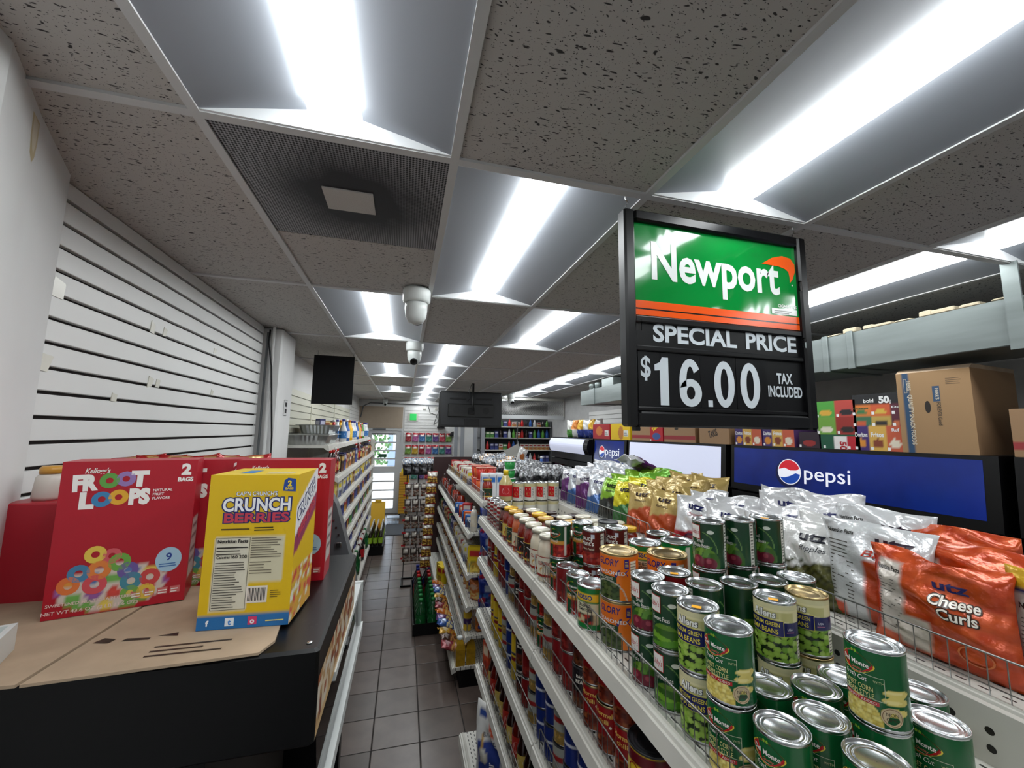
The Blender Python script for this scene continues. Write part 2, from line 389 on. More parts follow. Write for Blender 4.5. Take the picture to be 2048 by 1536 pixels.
LNAME = {(1, 2): 'above the cereal boxes, by the white pier', (1, 4): 'between the ceiling camera and the pillar', (1, 6): 'beyond the hanging black board', (1, 8): 'closest to the glass door',
         (2, 3): 'beside the sooty ceiling grille', (2, 5): 'just beyond the second ceiling camera', (2, 6): 'second beyond the second ceiling camera', (2, 7): 'third beyond the second ceiling camera', (2, 8): 'fourth beyond the second ceiling camera', (2, 9): 'fifth and last beyond the second ceiling camera',
         (3, 2): 'large, above the hanging price sign', (3, 4): 'short, past the side of the hanging price sign', (5, 2): 'at the top corner above the metal duct', (5, 3): 'long strip running above the metal duct', (5, 5): 'first of the far strips past the price sign', (5, 6): 'second of the far strips past the price sign', (5, 7): 'third of the far strips past the price sign', (5, 8): 'fourth of the far strips past the price sign', (5, 9): 'added over the service counter to brighten the far end', (5, 10): 'added and hidden behind the mesh cage', (2, 10): 'added right by the far wall to brighten it'.replace('right ', '')}  # far-wall, cage and counter troffers are added to brighten the far end
def troffer(x0, x1, y0, y1, where):
    cx, cy, hx, hy = (x0+x1)/2, (y0+y1)/2, (x1-x0)/2-.012, (y1-y0)/2-.012
    t = thing('ceiling_light', 'lit white troffer ' + where, 'ceiling light', (cx, cy, CZ), 0, 'fluorescent troffers')
    zt = .05; lw = .066
    m = MB()
    for s in (-1, 1):
        pr = [(hx*s, 0), (hx*.62*s, .025), (lw*s, zt), (lw*s, zt+.004), (hx*s, .012)]
        if s < 0: pr = pr[::-1]
        m.prism_y(pr, -hy, hy)
    m.build('reflector', M['troffer'], t)
    for s in (-1, 1):
        e = MB(); e.prism_x([((hy)*s, -.001), (hy*s, .08), ((hy-.006)*s, .08), ((hy-.006)*s, -.001)][::s], -hx, hx); e.build('end_plate', M['endplate'], t)
    n = 10; pr = [(lw*math.cos(PI*k/n), zt-.036*math.sin(PI*k/n)) for k in range(n+1)]
    l = MB(); N = n+1
    ys = [-hy+.045, hy-.045]
    vs = [(x, y, z) for y in ys for x, z in pr]
    l.add(vs, [(k, k+1, N+k+1, N+k) for k in range(n)], None, 0, True)
    l.add([(x, ys[0], z) for x, z in pr], [tuple(range(N))]).add([(x, ys[1], z) for x, z in pr], [tuple(range(N-1, -1, -1))])
    l.build('lens', M['lens'], t)
for i in range(len(GX)-1):
    for j in range(len(GY)-1):
        x0, x1, y0, y1 = GX[i], GX[i+1], GY[j], GY[j+1]
        if (i, j) in LIGHTS: troffer(x0, x1, y0, y1, LNAME.get((i, j), {1: 'added out of view over the pier', 3: 'added out of view behind the sign column', 5: 'added out of view over the coolers'}.get(i, 'out of view')))  # unnamed troffers are unseen extras, added behind the camera to light the can fronts
        elif (i, j) == (1, 3):
            ym = 1.615; ctile(x0, x1, ym, y1)
            v = thing('return_grille', 'perforated ceiling grille blackened with soot around a pale centre plate', 'vent', ((x0+x1)/2, (y0+ym)/2, CZ+.001))
            MB().box(-.298, .298, -.286, .286, 0, .012).build('perforated_plate', M['vent'], v)
            MB().box(-.075, .075, -.062, .062, -.004, 0).build('centre_plate', mat('pale_perforated_plate', (188, 184, 180), rough=.6, bump=.6, bscale=300), v)
        else: ctile(x0, x1, y0, y1)
# torn marks on one tile
pm = Print()
for dx, dz, s in ((0, 0, .03), (.06, .02, .014), (.1, -.05, .012), (.13, .01, .016)): pm.ell(dx, dz, s*.5, s, (214, 210, 205), 1, 9)
put('scuff', pm.lay(lambda x, z, e: (x-.25, z+3.62, np.full_like(x, CZ-.0005)-e), 'scuff'), ce)

# ------------------------------------------------------------------ walls
wl = struct(MB().box(-1.3, -1.05, 1.40, 3.3, 0, 2.75).build('wall_left', M['groove']), 'white slatwall on the near side wall')
P = .0736; zg = 2.685
sl = MB().box(0, .02, 0, 1.80, 0, P-.011, bev=.002).mesh('slat', M['slat'])
for k in range(-1, 17):
    z0 = zg-P*(k+1)+.0055
    if k < 0: MB().box(-1.05, -1.03, 1.44, 3.24, zg+.0055, 2.74).build('slat', M['slat'], wl)
    else: put('slat', sl, wl, (-1.05, 1.44, z0))
tp = [(1.478, 2.413, .05, .06), (1.473, 2.184, .05, .05), (1.95, 2.412, .03, .05), (2.04, 2.411, .03, .04), (1.98, 2.184, .04, .05), (2.03, 2.184, .03, .035), (1.777, 2.105, .03, .03), (2.515, 2.418, .03, .03), (2.53, 2.192, .03, .03)]
M['tape'] = mat('yellowed_tape', (222, 220, 208), rough=.25)
for k, (y, z, a1, b1) in enumerate(tp):
    q = MB(); r = random.Random(k)
    pts = [(y-a1/2, z-b1/2), (y+a1/2*r.uniform(.3, 1), z-b1/2*r.uniform(.6, 1.2)), (y+a1/2, z+b1/2*r.uniform(.3, 1)), (y-a1/3, z+b1/2)]
    q.prism_x(pts, -1.03, -1.0275); q.build('tape_scrap', M['tape'], wl)
pier = [(-.66, -2.6), (-.735, .55), (-.775, .93), (-.885, 1.155), (-1.0, 1.42), (-1.02, 1.44), (-1.3, 1.44), (-1.3, -2.6)]
wp = struct(MB().prism_z(pier, 0, 2.745).build('pillar_front', M['wallp']), 'white plastered pier beside the slatwall, stained at the top')
sp = Print().poly([(-.03, .055), (-.022, .0), (-.01, -.035), (.012, -.05), (.028, -.03), (.034, .01), (.03, .06)], (206, 190, 150), 1).poly([(-.02, .055), (-.014, .005), (0, -.02), (.014, -.028), (.022, .0), (.02, .05)], (222, 212, 190), 2)
def onpier(x, z, e):
    d = np.array((-.885+.775, 1.155-.93)); L_ = np.hypot(*d); d /= L_; n = np.array((-d[1], d[0]))*-1
    return (-.868+d[0]*x+n[0]*e, 1.12+d[1]*x+n[1]*e, z+2.66)
put('water_stain', sp.lay(onpier, 'water_stain'), wp)
wb = struct(MB().box(-1.4, 3.5, -2.75, -2.6, 0, 3).build('wall_back', M['wallp']))
pil = struct(MB().box(-1.2, -.905, 3.26, 3.62, 0, 2.74, bev=.012).build('pillar', M['wallp']), 'white painted structural pillar')
MB().tube([(-.96, 3.235, 1.0), (-.96, 3.235, 2.74)], .011, 8).build('conduit', M['wallp'], pil)
MB().tube([(-1.0, 3.24, 1.0), (-1.0, 3.24, 2.70)], .008, 8).build('conduit', M['grey'], pil)
cd = [(-.985, 3.23, 2.72), (-.985, 3.225, 2.62), (-.955, 3.22, 2.45), (-.935, 3.22, 2.2), (-.915, 3.22, 1.95), (-.90, 3.2, 1.7), (-.88, 3.1, 1.5)]
tag(MB().tube(cd, .006, 6).build('power_cord', M['blackp']), 'thin black cord hanging down the front of the white pillar', 'cord')
o = thing('wall_outlet', 'white power outlet plate on the side of the pillar', 'outlet', (-.905, 3.45, 2.16))
MB().box(0, .006, -.04, .04, -.06, .06, bev=.003).build('cover_plate', M['white'], o)
for dz in (-.025, .025): MB().box(.005, .008, -.02, .02, dz-.016, dz+.016, bev=.002).build('socket', M['dark'], o)
wl2 = struct(MB().box(-1.3, -1.1, 3.5, 10.45, 0, 2.75).build('wall_left_far', M['wallp']), 'white side wall beyond the pillar with slatwall')
slf = mat('cream_slat_laminate', (214, 213, 196), rough=.42)
for k in range(12): MB().box(-1.1, -1.08, 3.62, 8.6, 1.52+.0736*k, 1.52+.0736*k+.064).build('slat', slf, wl2)
for k in range(14): MB().box(-1.1, -1.085, 8.65, 10.38, 1.52+.0736*k, 1.52+.0736*k+.064).build('slat', M['slat'], wl2)
for y in (5.2, 6.8): MB().box(-1.08, -1.074, y-.02, y+.02, 1.52, 2.40).build('seam_strip', slf, wl2)

# far wall with door, beige board, slats
FY = 10.4
wf = struct(MB().box(-1.3, -.90, FY, FY+.12, 0, 2.75).box(-.90, -.04, FY, FY+.12, 1.99, 2.75).box(-.04, 3.5, FY, FY+.12, 0, 2.75).build('wall_far', M['wallp']), 'far wall around the glass entrance door')
MB().box(-1.09, -.06, FY-.02, FY, 2.05, 2.58).build('beige_board', mat('beige_board', (168, 152, 134), rough=.7, vary=.06), wf)
for k in range(22): MB().box(-.02, 1.32, FY-.02, FY, .95+.0736*k, .95+.0736*k+.064).build('slat', M['slat'], wf)
wf2 = MB().tube([(-1.05, FY-.03, 2.3), (-1.0, FY-.03, 2.58), (-.85, FY-.03, 2.66), (1.2, FY-.03, 2.64)], .014, 6).build('cable_run', M['grey'], wf)
MB().tube([(.55, FY-.03, 2.62), (.6, FY-.03, 2.45), (.75, FY-.03, 2.4), (.82, FY-.03, 2.25), (.7, FY-.03, 2.15), (.85, FY-.03, 2.6)], .007, 5).build('loose_cable', M['blackp'], wf)
dr = struct(thing('door_1', 'white metal entrance door with small glass panes, daylight behind', 'door'))
del dr['category']
DX0, DX1 = -.86, -.08
dz = [.10, .34, .55, .76, .98, 1.10, 1.30, 1.50, 1.70, 1.90]
M['doorp'] = mat('door_paint', (198, 200, 202), rough=.45)
m = MB()
MB().box(DX0, DX0+.09, FY, FY+.05, 0, 1.99).build('stile', M['doorp'], dr); MB().box(DX1-.12, DX1, FY, FY+.05, 0, 1.99).build('stile', M['doorp'], dr)
for z in dz: MB().box(DX0+.09, DX1-.12, FY, FY+.05, z-.018, z+.018).build('glazing_bar', M['doorp'], dr)
MB().box(DX0+.09, DX1-.12, FY, FY+.05, 0, .085).build('bottom_rail', M['doorp'], dr); MB().box(DX0+.09, DX1-.12, FY, FY+.05, 1.90, 1.99).build('top_rail', M['doorp'], dr)
MB().box(DX0+.09, DX1-.12, FY-.01, FY+.05, .97, 1.115).build('lock_rail', M['doorp'], dr)
for z0, z1 in zip(dz[:-1], dz[1:]):
    if z0 == .98: continue
    MB().box(DX0+.09, DX1-.12, FY+.022, FY+.026, z0+.018, z1-.018).build('pane', M['pane'], dr)
MB().box(-.75, -.45, FY-.05, FY, 2.0, 2.035).build('door_closer', M['grey'], dr)
MB().box(-.60, -.40, FY+.028, FY+.03, 1.33, 1.42).build('green_sticker', mat('green_sticker', (30, 110, 70)), dr)
MB().box(DX0-.05, DX0, FY-.02, FY+.1, 0, 2.03).box(DX1, DX1+.05, FY-.02, FY+.1, 0, 2.03).box(DX0, DX1, FY-.02, FY+.1, 1.99, 2.03).build('door_frame', M['doorp'], dr)
# outside the door
og = struct(MB().box(-6, 6, 10.55, 30, -.12, -.02).build('ground_outside', mat('concrete_pavement', (178, 176, 172), rough=.9, vary=.15)))
gb = thing('neighbour_building', 'pale blue grey building seen through the door panes', 'building', (0, 24, 0))
MB().box(-.9, 5, 0, 1, 0, 6).build('wall', mat('blue_siding', (126, 140, 168), rough=.8), gb)
for k in range(3):
    for q in range(2): MB().box(-.6+k*1.3, .1+k*1.3, -.05, 0, .9+q*2.2, 2.2+q*2.2).build('window', mat('window_white', (214, 218, 224), rough=.5), gb)
rr = random.Random(4)
for k, (x, y, h) in enumerate(((-2.3, 19, 2.4), (-1.35, 20.5, 2.9), (-1.9, 15, 1.0))):
    s = MB()
    for q in range(220):
        a_, z_ = rr.uniform(0, 2*PI), rr.uniform(.1, 1); rad = .75*math.sqrt(rr.random())*math.sin(PI*min(1, .25+z_*.75)); cx, cy, cz = rad*math.cos(a_), rad*math.sin(a_), z_*h
        d = .11; n1 = Vector((rr.uniform(-1, 1), rr.uniform(-1, 1), rr.uniform(-1, 1))).normalized(); n2 = n1.orthogonal().normalized()
        s.add([tuple(Vector((cx, cy, cz))+d*v_) for v_ in (n1, n2, -n1, -n2)], [(0, 1, 2, 3)])
    t = thing('street_shrub', ('tall green shrub outside the door', 'taller green tree crown outside the door', 'low green bush by the doorstep outside')[k], 'shrub', (x, y, 0), 0)
    stuff(s.build('foliage', mat('leaves', (74, 110, 58), rough=.7, vary=.3), t)); MB().tube([(0, 0, 0), (0, 0, h*.8)], .03).build('stem', mat('bark', (80, 66, 52)), t)
# right-hand wall and service partition
wr = struct(MB().box(3.3, 3.45, -2.6, 10.5, 0, 2.75).build('wall_right', mat('grey_wall', (190, 190, 190), rough=.7, vary=.1)), 'grey wall behind the drink coolers')
for k in range(6): MB().box(3.28, 3.3, 3.6, 6.8, 1.95+.0736*k, 1.95+.0736*k+.064).build('slat', M['slat'], wr)

# ------------------------------------------------------------------ shelving
def shelf_part(root, xe, xb, z, y0, y1, fence=True, deck=None, s=1, rail_h=.045, fh=.075):
    """one shelf with its price rail and wire fence; s=1: front looks to -x, s=-1: front looks to +x"""
    X = lambda d: xe+s*d
    def ordered(pr): return pr if s > 0 else pr[::-1]
    m = MB(); a, b = sorted((X(.02), xb)); m.box(a, b, y0, y1, z-.022, z)
    sh = m.build('shelf', deck or M['deck'], root)
    pr = [(X(.034), z+.001), (X(.021), z+.004), (X(.019), z-.001), (X(.015), z-.001), (X(.013), z+.003), (X(.009), z+.002), (X(.007), z-.005), (X(.002), z-.006), (X(-.004), z-rail_h+.004), (X(.002), z-rail_h), (X(.034), z-.03)]
    MB().prism_y(ordered(pr), y0+.001, y1-.001).build('price_rail', M['enamel'], sh)
    if fence:
        f = MB(); x = X(.022); ya, yb = y0+.03, y1-.03
        f.tube([(x, ya, z), (x, ya, z+fh-.01), (x, ya+.012, z+fh), (x, yb-.012, z+fh), (x, yb, z+fh-.01), (x, yb, z)], .0022, 5)
        n = int((yb-ya)/.0265)
        for k in range(1, n): y = ya+(yb-ya)*k/n; f.tube([(x, y, z), (x, y, z+fh)], .0011, 4)
        f.tube([(x, ya, z+.02), (x, yb, z+.02)], .0012, 4)
        stuff(f.build('wire_fence', M['wire'], sh))
    return sh
G1 = thing('gondola_shelving', 'white double sided store shelving carrying the canned goods and crisp bags', 'shelving', (1.0, 1.48, 0))
G1.location = (0, 0, 0)
RZ1 = [1.45, 1.198, .883, .556]
for (y0, y1) in ((.28, 1.51), (1.513, 2.66)):
    for z in RZ1: shelf_part(G1, .49, .985, z, y0, y1)
    shelf_part(G1, .40, .985, .17, y0, y1, fence=False)
    MB().box(.46, .98, y0, y1, 0, .14).build('kick_plate', M['blackm'], G1)
    bp_ = MB().box(.985, 1.0, y0, y1, 0, 1.545).build('back_panel', M['enamel'], G1)
    hp = Print(); ns = int((y1-y0)/.05)
    for k in range(ns):
        for q in range(2): hp.ell(-(y0+.03+k*.05), 1.478+q*.028, .0065, .0065, (22, 22, 22), 1, 10)
    stuff(put('peg_hole', hp.lay(side(.985, -1), 'peg_hole'), bp_))
    shelf_part(G1, 1.0, 1.46, 1.545, y0, y1, rail_h=.03)
    for z in (1.15, .75, .35): MB().box(1.0, 1.44, y0, y1, z-.022, z).build('shelf', M['enamel'], G1)
for y in (.285, 1.505, 2.655): MB().box(.975, 1.01, y-.012, y+.012, 0, 1.57).build('upright', M['enamel'], G1)

G2 = thing('gondola_shelving', 'white store shelving of snacks and packets ending at a maroon panel, behind the first one', 'shelving')
for (y0, y1) in ((3.22, 4.62), (4.623, 6.02)): shelf_part(G2, .62, 1.04, 1.44, y0, y1)
RZ2 = [1.165, .84, .595, .37]
for (y0, y1) in ((3.38, 4.95), (4.953, 6.48)):
    for k, z in enumerate(RZ2): shelf_part(G2, .54, 1.04, z, y0, y1, fence=(k < 2 or z == .37))
    shelf_part(G2, .44, 1.04, .15, y0, y1, fence=False)
    MB().box(.50, 1.04, y0, y1, 0, .12).build('kick_plate', M['blackm'], G2)
    MB().box(1.04, 1.055, y0-.15 if y0 < 4 else y0, y1, 0, 1.46).build('back_panel', M['enamel'], G2)
    shelf_part(G2, 1.055, 1.62, 1.46, y0-.15 if y0 < 4 else y0, y1, fence=False)
    for z in (1.0, .5): MB().box(1.055, 1.5, y0, y1, z-.02, z).build('shelf', M['enamel'], G2)
MB().box(.46, 1.52, 6.49, 6.52, 0, 1.59).build('end_panel', mat('maroon_laminate', (52, 30, 31), rough=.45, vary=.15), G2)

GL = thing('wall_shelving', 'white wall shelving of bottles and boxes along the side wall', 'shelving')
RZL = [1.60, 1.375, 1.15, .925, .70, .455]
for (y0, y1) in ((3.68, 5.05), (5.053, 6.45), (6.453, 7.9)):
    shelf_part(GL, -.61, -1.08, 1.865, y0, y1, fence=False, deck=M['enamel'], s=-1, rail_h=.05)
    for z in RZL: shelf_part(GL, -.52, -1.08, z, y0, y1, fence=False, deck=M['enamel'], s=-1)
    shelf_part(GL, -.46, -1.08, .17, y0, y1, fence=False, deck=M['enamel'], s=-1)
    MB().box(-1.08, -.56, y0, y1, 0, .14).build('kick_plate', M['blackm'], GL)
    MB().box(-1.083, -1.075, y0, y1, .15, 1.86).build('back_panel', M['enamel'], GL)
MB().box(-1.08, -.53, 7.9, 7.92, 0, 1.84).build('end_panel', M['enamel'], GL)

# ------------------------------------------------------------------ drink coolers along the right wall
M['lit_white'] = mat('backlit_white_panel', (205, 210, 232), rough=.3, emit=.55)
M['lit_blue'] = mat('backlit_blue_panel', (10, 34, 112), rough=.2, emit=.42, vary=.5, vscale=2.5)
M['lit_print'] = mat('backlit_print', attr=True, rough=.3, emit=.45)
M['led'] = mat('cooler_led', (190, 240, 245), emit=4)
def cooler(y0, y1, kind, label, doors=2):
    t = thing('drink_cooler', label, 'cooler', (2.45, (y0+y1)/2, 0), 0, 'drink coolers along the wall')
    h = (y1-y0)/2-.008
    m = MB(); m.box(.06, .80, -h, h, 0, 1.925); m.build('body', M['blackm'], t)
    MB().box(.0, .06, -h, h, 0, .10).build('kick_plate', M['blackp'], t)
    hd = MB().prism_y([(.0, 1.60), (.06, 1.60), (.06, 1.925), (.022, 1.925)], -h, h).build('header', M['blackp'], t)
    xs = lambda z: .022*(z-1.60)/.325-.001
    if kind == 'curved':
        n = 8; pr = [(.06, 1.70)]+[(-.02-.035*math.sin(PI*k/n), 1.70+.21*k/n) for k in range(n+1)]+[(.06, 1.91)]
        MB().prism_y(pr[::-1], -h+.16, h-.03).build('light_panel', M['lit_white'], hd)
        MB().prism_y([(x-.004, z) for x, z in pr][::-1], -h+.02, -h+.155).build('end_cap', M['blackm'], hd)
    else:
        bl = kind == 'blue'
        z0, z1 = 1.645, 1.905
        pm = MB().add([(xs(z0), h-.03, z0), (xs(z0), -h+.05, z0), (xs(z1), -h+.05, z1), (xs(z1), h-.03, z1)], [(0, 1, 2, 3)])
        pm.add([(xs(z0)+.006, h-.03, z0), (xs(z0)+.006, -h+.05, z0), (xs(z1)+.006, -h+.05, z1), (xs(z1)+.006, h-.03, z1)], [(3, 2, 1, 0)]).build('light_panel', M['lit_blue'] if bl else M['lit_white'], hd)
        if bl:
            g = Print(); k = .082 if doors == 2 else .075
            cx = (-h+.03+.46 if doors == 2 else -.17); zc = 1.765
            g.ell(cx-.012, zc-.012, k*1.08, k*1.08, (8, 16, 60), 1, 22)
            g.ell(cx, zc, k, k, (235, 236, 245), 2, 26)
            top = [(cx+k*.93*math.cos(a), zc+k*.93*math.sin(a)) for a in np.linspace(.35, PI*.95, 14)]+[(cx-k*.4, zc+k*.30), (cx+k*.1, zc+k*.12), (cx+k*.6, zc+k*.16)]
            g.poly(top, (196, 28, 44), 3)
            bot = [(cx+k*.93*math.cos(a), zc+k*.93*math.sin(a)) for a in np.linspace(-2.6, -.15, 14)]+[(cx+k*.55, zc-k*.06), (cx+k*.1, zc-k*.3), (cx-k*.35, zc-k*.46)]
            g.poly(bot, (16, 66, 160), 3)
            g.text('pepsi', cx+k*1.25, zc-.036, .085 if doors == 2 else .10, (236, 238, 250), 3, w=.275 if doors == 2 else .34, align='l', bold=.004)
            put('lettering', g.lay(lambda x, z, e: (.022*(z-1.60)/.325-.0025-e*2, -x, z), 'lettering', M['lit_print']), hd)
    dw = 2*h/doors
    for d in range(doors):
        a, b = -h+d*dw+.006, -h+(d+1)*dw-.006
        f = MB().box(0, .05, a, a+.05, .12, 1.585).box(0, .05, b-.05, b, .12, 1.585).box(0, .05, a+.05, b-.05, .12, .18).box(0, .05, a+.05, b-.05, 1.50, 1.585)
        df = f.build('door', M['blackp'], t)
        MB().box(.02, .026, a+.05, b-.05, .18, 1.50).build('pane', M['pane_dark'], df)
        MB().box(-.03, -.012, a+.012, a+.03, .7, 1.2, bev=.004).build('handle', M['blackm'], df)
        MB().box(.052, .058, a+.055, b-.055, .18, 1.50).build('interior', mat('cooler_interior', (46, 52, 60), rough=.6, vary=.6, vscale=14), df)
    MB().box(.030, .038, h-.10, h-.07, 1.15, 1.48).build('led_strip', M['led'], t)
    return t
cooler(-.35, 1.11, 'white', 'black drink cooler at the picture edge, only a pale header corner showing')
cooler(1.14, 2.62, 'blue', 'black double door cooler with wide blue header, under the snack boxes')
cooler(2.66, 4.12, 'white', 'black double door cooler with plain white lit header')
cooler(4.14, 4.98, 'blue', 'narrow black cooler with small blue header past the white one', 1)
cooler(5.0, 6.55, 'curved', 'black cooler with rounded white header, last of the row')

# ------------------------------------------------------------------ hanging price sign
def price_sign():
    t = thing('hanging_price_sign', 'black framed hanging sign, green panel above a 16.00 price', 'sign', (.62, 1.05, 2.02))
    W, H = .712, .672
    fr = M['blackm']; fw = .036
    for n, a in (('frame_side', (0, fw, -.022, .022, 0, H)), ('frame_side', (W-fw, W, -.022, .022, 0, H)), ('frame_rail', (fw, W-fw, -.022, .022, 0, .045)), ('frame_rail', (fw, W-fw, -.022, .022, H-fw, H))):
        MB().box(*a, bev=.006).build(n, fr, t)
    gz0, gz1 = H*.505, H-fw+.004
    gm = mat('green_vinyl', (4, 132, 52), rough=.12, coat=.4)
    nt = gm.node_tree; b = nt.nodes['Principled BSDF']
    n = nt.nodes.new('ShaderNodeTexNoise'); n.inputs['Scale'].default_value = 4.5; n.inputs['Detail'].default_value = 1.5; n.inputs['Distortion'].default_value = .8
    bp = nt.nodes.new('ShaderNodeBump'); bp.inputs['Strength'].default_value = .55; bp.inputs['Distance'].default_value = .03
    tc = nt.nodes.new('ShaderNodeTexCoord'); nt.links.new(tc.outputs['Object'], n.inputs['Vector']); nt.links.new(n.outputs[0], bp.inputs['Height']); nt.links.new(bp.outputs[0], b.inputs['Normal'])
    nt.links.new(bp.outputs[0], b.inputs['Coat Normal'])
    g = MB().box(fw-.004, W-fw+.004, -.006, .006, gz0, gz1).build('green_panel', gm, t)
    p = Print()
    X = lambda u: u*W
    for za, zb, cc in ((0, .018, (238, 88, 18)), (.0225, .046, (238, 88, 18)), (.018, .0225, (20, 20, 18))): put('stripe', Print().rect(fw, W-fw, gz0+za, gz0+zb, cc).lay(flat(-.0065), 'stripe', M['print_gloss']), g)
    p.text('Newport', .100, gz0+.122, .118, (226, 230, 228), 2, w=.50, align='l', bold=.026)
    sw = [(.525, .222), (.57, .248), (.615, .26), (.65, .255), (.667, .236), (.668, .21), (.655, .18), (.642, .166), (.642, .187), (.638, .205), (.625, .214), (.60, .220), (.56, .221)]
    p.poly([(x+.004, gz0+z) for x, z in sw], (240, 92, 24), 2)
    p.ell(.655, gz0+.158, .003, .003, (226, 230, 228), 2, 8)
    p.text('CIGARETTES', .668, gz0+.075, .010, (226, 230, 228), 2, align='r', bold=.01)
    p.rect(.56, .668, gz0+.050, gz0+.070, (222, 224, 222), 2); p.lines(.57, .66, gz0+.053, gz0+.067, 2, (90, 94, 90), 3, 3)
    put('lettering', p.lay(flat(-.0065), 'lettering', M['print_gloss']), g)
    bp2 = MB().box(fw-.004, W-fw+.004, -.004, .006, .04, gz0-.002).build('price_board', M['blackp'], t)
    MB().box(fw, W-fw, -.014, -.002, gz0-.024, gz0-.004, bev=.003).build('card_rail', fr, t)
    MB().box(fw, W-fw, -.014, -.002, .228, .244, bev=.003).build('card_rail', fr, t)
    MB().box(fw, W-fw, -.014, -.002, .046, .060, bev=.003).build('card_rail', fr, t)
    q = Print(); wc = (206, 214, 220)
    q.text('SPECIAL', .10, .262, .052, wc, 2, w=.31, align='l', bold=.03); q.text('PRICE', .447, .262, .052, wc, 2, w=.21, align='l', bold=.03)
    q.text('TAX', .597, .152, .034, wc, 2, w=.066, bold=.03); q.text('INCLUDED', .597, .108, .034, wc, 2, w=.142, bold=.03)
    put('lettering', q.lay(flat(-.0045), 'lettering', M['print']), bp2)
    cards_ = [('$', .052, .058, .150, .078, .036), ('1', .098, .120, .076, .148, .05), ('6', .190, .085, .070, .148, .084), ('.', .300, .028, .072, .022, .018), ('0', .352, .085, .070, .148, .078), ('0', .452, .085, .070, .148, .078)]
    for x, ww in ((.045, .075), (.122, .14), (.263, .135), (.4, .12)): MB().box(x, x+ww, -.0062, -.0042, .062, .226).build('number_card', mat('black_card', (11, 11, 14), rough=.3, spec=.3), t)
    def num(pr): put('numeral', pr.lay(flat(-.0068), 'numeral', M['print']), t)
    num(Print().text('$', .070, .150, .062, wc, 2, w=.034, bold=.02))
    num(Print().poly([(.118, .066), (.148, .066), (.148, .212), (.126, .212), (.118, .196), (.100, .188), (.100, .170), (.118, .172)], wc, 2))
    zc_ = .139
    num(Print().ering(.226, .107, .015, .020, .040, .043, wc).ering(.226, zc_, .015, .050, .040, .074, wc, a0=.62, a1=PI*1.08, n=24).rect(.186, .2105, .105, .142, wc, 1))
    num(Print().rect(.288, .305, .066, .086, wc, 2))
    for x in (.352, .452): num(Print().ering(x, zc_, .0145, .050, .039, .074, wc))
    for x, z in ((fw-.004, .285), (W-fw-.012, .275), (W-fw-.012, .475)): MB().box(x, x+.016, -.026, -.022, z, z+.034).build('clip', M['pane'], t)
    for x in (.018, W-.03): MB().tube([(x, 0, H), (x, 0, H+.02), (x+.008, 0, H+.028), (x, 0, H+.04), (x, 0, H+.05)], .0022, 5).build('hook', M['chrome'], t)
    MB().box(.03, .045, -.01, .01, -.012, 0).build('foot_stud', M['blackp'], t)
price_sign()

# ------------------------------------------------------------------ television, board, cameras, duct
def tv():
    t = thing('television', 'black television hung from the ceiling seen from behind', 'television', (.985, 6.2, 2.06))
    MB().box(-.495, .495, .0, .05, 0, .555, bev=.012).build('screen_case', mat('tv_plastic', (12, 13, 15), rough=.35), t)
    MB().box(-.46, .46, -.004, .0, .03, .525, bev=.002).build('rear_cover', mat('tv_plastic_dark', (20, 22, 25), rough=.5), t)
    MB().box(-.36, .36, -.035, -.004, .16, .36, bev=.01).build('mount_plate', mat('tv_mount', (9, 10, 11), rough=.35), t)
    for x in (-.23, .23):
        m = MB()
        m.add([(x+.055*math.cos(2*PI*k/20), -.036, .26+.055*math.sin(2*PI*k/20)) for k in range(20)], [tuple(range(20))]); m.build('round_vent', M['dark'], t)
    for x in (-.33, .08): MB().box(x, x+.25, -.014, -.002, .43, .455, bev=.003).build('slot', M['dark'], t)
    MB().box(-.05, .05, -.055, -.033, .20, .30, bev=.006).build('bracket', M['blackp'], t)
    MB().tube([(.02, -.05, .25), (.02, -.05, .68)], .017, 10).build('pole', M['blackp'], t)
    MB().tube([(-.06, -.02, .40), (-.02, -.06, .46), (-.05, -.05, .58), (.0, -.05, .68)], .006, 6).build('cable', M['blackp'], t)
    MB().box(-.10, .13, -.010, 0, .02, .13, bev=.003).build('rating_plate', M['dark'], t)
tv()
t = thing('hanging_board', 'plain black board hung from the ceiling by its corners', 'board', (-.68, 4.1, 2.235))
MB().prism_x([(-.006, .0), (.006, 0), (.006, .465), (-.006, .465)], -.18, .18).build('panel', mat('black_felt', (9, 10, 14), rough=.9), t)
for x in (-.15, .17): MB().tube([(x, 0, .465), (x, 0, .505)], .003, 5).build('string', M['wire'], t)

def dome_cam(x, y, k, label, look):
    t = thing('security_camera', label, 'camera', (x, y, CZ-.004))
    MB().lathe([(.056*k, 0), (.058*k, -.01*k), (.056*k, -.05*k), (.05*k, -.06*k)][::-1], 24).build('base', M['alu'], t)
    b = MB(); pr = [(.046*k, -.055*k), (.046*k, -.085*k), (.042*k, -.12*k), (.03*k, -.14*k), (.012*k, -.148*k)][::-1]
    b.lathe(pr, 24).build('ball', M['alu'], t)
    d = Vector(look).normalized(); c = Vector((0, 0, -.105*k))+d*.028*k
    MB().tube([tuple(c), tuple(c+d*.022*k)], .024*k, 16).build('lens_hood', M['blackp'], t)
dome_cam(.03, 2.10, 1.25, 'white dome camera on the ceiling with its lens turned away', (.2, .9, -.3))
dome_cam(.05, 3.42, 1.25, 'white dome camera with a dark lens facing down the aisle', (-.05, -.7, -.65))
dome_cam(2.02, 7.7, 1.3, 'small white dome camera beside the wire mesh cage', (.3, -.8, -.4))
dome_cam(-.48, 10.0, 1.1, 'tiny white dome camera above the beige board', (.1, -.9, -.3))

